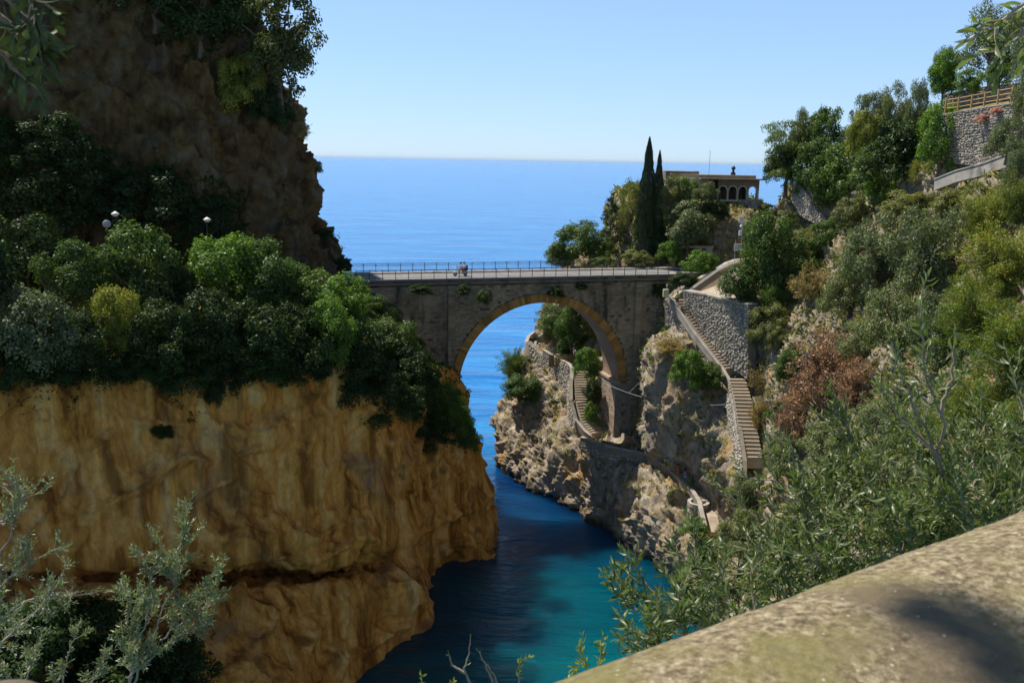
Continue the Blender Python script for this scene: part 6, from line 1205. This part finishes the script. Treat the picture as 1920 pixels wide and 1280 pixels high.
shoots('olive_shoot', 'single tall olive shoot rising above the others against the dry bush', 'olive shoot', [[A(1765, 900, 4.2), A(1760, 780, 4.0), A(1735, 690, 3.9), A(1722, 575, 3.8)], [A(1762, 860, 4.1), A(1730, 790, 4.0), A(1690, 700, 3.9), A(1672, 640, 3.9)], [A(1762, 780, 4.0), A(1785, 700, 4.0), A(1790, 620, 4.0)], [A(1760, 850, 4.1), A(1690, 790, 4.1), A(1650, 720, 4.1)]], 'bark_pale', LEAF, .070, .034, (4, .18), 14, subs=1, rad=.010)
shoots('olive_shoot', 'olive shoots reaching over the turquoise water above the parapet', 'olive shoot', fan(A(1400, 1190, 3.9), [(1165, 1060, 4.1), (1175, 1130, 4.0), (1235, 1060, 4.1), (1300, 1045, 4.2), (1350, 1090, 4.0), (1280, 1110, 3.9)]), 'bark_pale', LEAF, .062, .028, (6, .22), 15)
shoots('olive_shoot', 'low olive shoots touching the parapet edge above the turquoise water', 'olive shoot', fan(A(1330, 1240, 3.4), [(1180, 1200, 3.5), (1215, 1175, 3.5), (1270, 1150, 3.5), (1340, 1160, 3.5), (1420, 1130, 3.5)]), 'bark_pale', LEAF, .065, .028, (7, .18), 16)
# left saplings, farther off
shoots('olive_sapling', 'slender olive sapling with pale stems before the shaded golden cliff', 'olive sapling', [[A(238, 1300, 7), A(290, 1190, 7), A(330, 1080, 7), A(350, 985, 7)], [A(262, 1250, 7), A(340, 1190, 7), A(400, 1120, 7.1), A(412, 1060, 7.1)], [A(245, 1290, 7), A(262, 1200, 6.9), A(285, 1100, 6.9), A(303, 1010, 7)], [A(240, 1300, 7), A(250, 1180, 7), A(235, 1110, 7)], [A(300, 1200, 7), A(370, 1150, 7), A(390, 1090, 7)]], 'bark_pale', LEAF2, .052, .020, (10, .20), 21, rad=.010, spread=.6)
shoots('olive_sapling', 'leafy olive boughs at the left edge with a bare reddish branch', 'olive sapling', [[A(-30, 1240, 6.5), A(70, 1140, 6.5), A(117, 1082, 6.6)], [A(-20, 1100, 7), A(20, 1000, 7), A(28, 900, 7)], [A(-30, 1120, 7), A(50, 1060, 7), A(100, 1030, 7)], [A(-30, 1180, 7), A(60, 1120, 7), A(140, 1110, 7)], [A(-40, 1000, 7), A(30, 960, 7), A(60, 920, 7)]], 'bark_pale', LEAF2, .048, .026, (9, .22), 22, rad=.012, spread=.7, dens=.8)
shoots('olive_sapling', 'low olive shoots along the bottom edge left of the sapling', 'olive sapling', [[A(30, 1310, 6), A(60, 1250, 6), A(70, 1215, 6)], [A(118, 1310, 6), A(122, 1240, 6), A(140, 1185, 6)], [A(150, 1310, 6), A(185, 1260, 6), A(200, 1220, 6)], [A(0, 1320, 6), A(20, 1270, 6), A(-10, 1230, 6)]], 'bark_pale', LEAF2, .046, .022, (9, .12), 23, rad=.008)
shoots('bare_twigs', 'bare pale twigs with a few leaves at the bottom centre over the dark water', 'twigs', [[A(880, 1300, 4), A(872, 1255, 4), A(882, 1196, 4)], [A(872, 1262, 4), A(846, 1245, 4), A(842, 1225, 4)], [A(930, 1295, 4), A(915, 1255, 4), A(897, 1220, 4)], [A(940, 1300, 4), A(925, 1262, 4), A(905, 1238, 4)]], 'bark_pale', LEAF, .03, .03, (1.2, .06), 24, subs=1, rad=.008, dens=.25)
shoots('leafy_twig', 'small leafy twig with orange leaves beside the parapet at the bottom', 'twig', [[A(1110, 1300, 3.6), A(1100, 1250, 3.6), A(1088, 1215, 3.6)], [A(1112, 1290, 3.6), A(1125, 1240, 3.6), A(1130, 1190, 3.6)], [A(1040, 1300, 3.6), A(1060, 1280, 3.6), A(1078, 1262, 3.6)]], 'bark_pale', leaf_mesh('leaf_yellow', 1, .34), .035, .018, (8, .08), 25, subs=1, rad=.006)
shoots('leafy_twig', 'small leafy twig alone at the bottom edge over the dark water', 'twig', [[A(792, 1305, 4), A(790, 1262, 4)], [A(845, 1305, 4), A(850, 1276, 4)], [A(970, 1305, 4), A(975, 1240, 4)]], 'bark_pale', leaf_mesh('leaf_yellow', 1, .34), .035, .018, (5, .05), 26, subs=1, rad=.005)
shoots('olive_bough', 'blurred olive bough dipping in at the top right corner', 'olive bough', [[A(1990, -60, 3.0), A(1930, 0, 3.0), A(1875, 40, 3.0)], [A(2000, 20, 3.0), A(1940, 40, 3.0), A(1900, 75, 3.0)]], 'bark_pale', LEAF, .075, .03, (6, .14), 27, lift=(0, 0, -.3))
shoots('olive_bough', 'dark blurred olive bough in the top left corner', 'olive bough', [[A(-60, -60, 2.0), A(20, 10, 2.0), A(80, 60, 2.0)], [A(-60, 60, 2.0), A(0, 100, 2.0), A(50, 150, 2.0)], [A(-70, 0, 2.0), A(10, 40, 2.0), A(60, 110, 2.0)], [A(-60, -80, 2), A(50, -20, 2), A(110, 30, 2)]], 'bark', leaf_mesh('leaf_cypress', 1, .24), .07, .03, (6, .12), 28, lift=(0, 0, -.3))
# overhanging bough whose shade falls on the parapet
tgt = Z(1950, 1200, 43.42); sb = np.array(SUN_BACK); c0 = tgt + sb * 5.0
shoots('olive_bough', 'overhanging olive bough above the parapet, out of view except for its shade', 'olive bough', [[c0 + np.array([1.2, -.3, .3]), c0 + np.array([.5, -.1, .1]), c0 + np.array([-.05, .02, 0])], [c0 + np.array([1.2, -.5, .2]), c0 + np.array([.5, -.35, .05]), c0 + np.array([.1, -.3, 0])], [c0 + np.array([1.2, -.4, .2]), c0 + np.array([.6, -.2, .0]), c0 + np.array([.25, -.1, -.1])]], 'bark_pale', LEAF, .09, .02, (26, .15), 29, lift=(0, 0, .1))
print('done', round(time.time() - T0, 1), len(bpy.data.objects))

# ------------------------------------------------------------------ air
hm = bpy.data.materials.new('haze'); n_, l_ = nodes(hm); n_.remove(n_['Principled BSDF']); pv = n_.new('ShaderNodeVolumePrincipled')
pv.inputs['Color'].default_value = (0.72, 0.86, 1.0, 1); pv.inputs['Density'].default_value = 1.3e-5; pv.inputs['Anisotropy'].default_value = 0.2; l_.new(pv.outputs[0], n_['Material Output'].inputs['Volume'])
q = MB(); q.box((-61000, -400, -6), (61000, 91000, 110)); tag(q.build('haze', hm), kind='stuff')
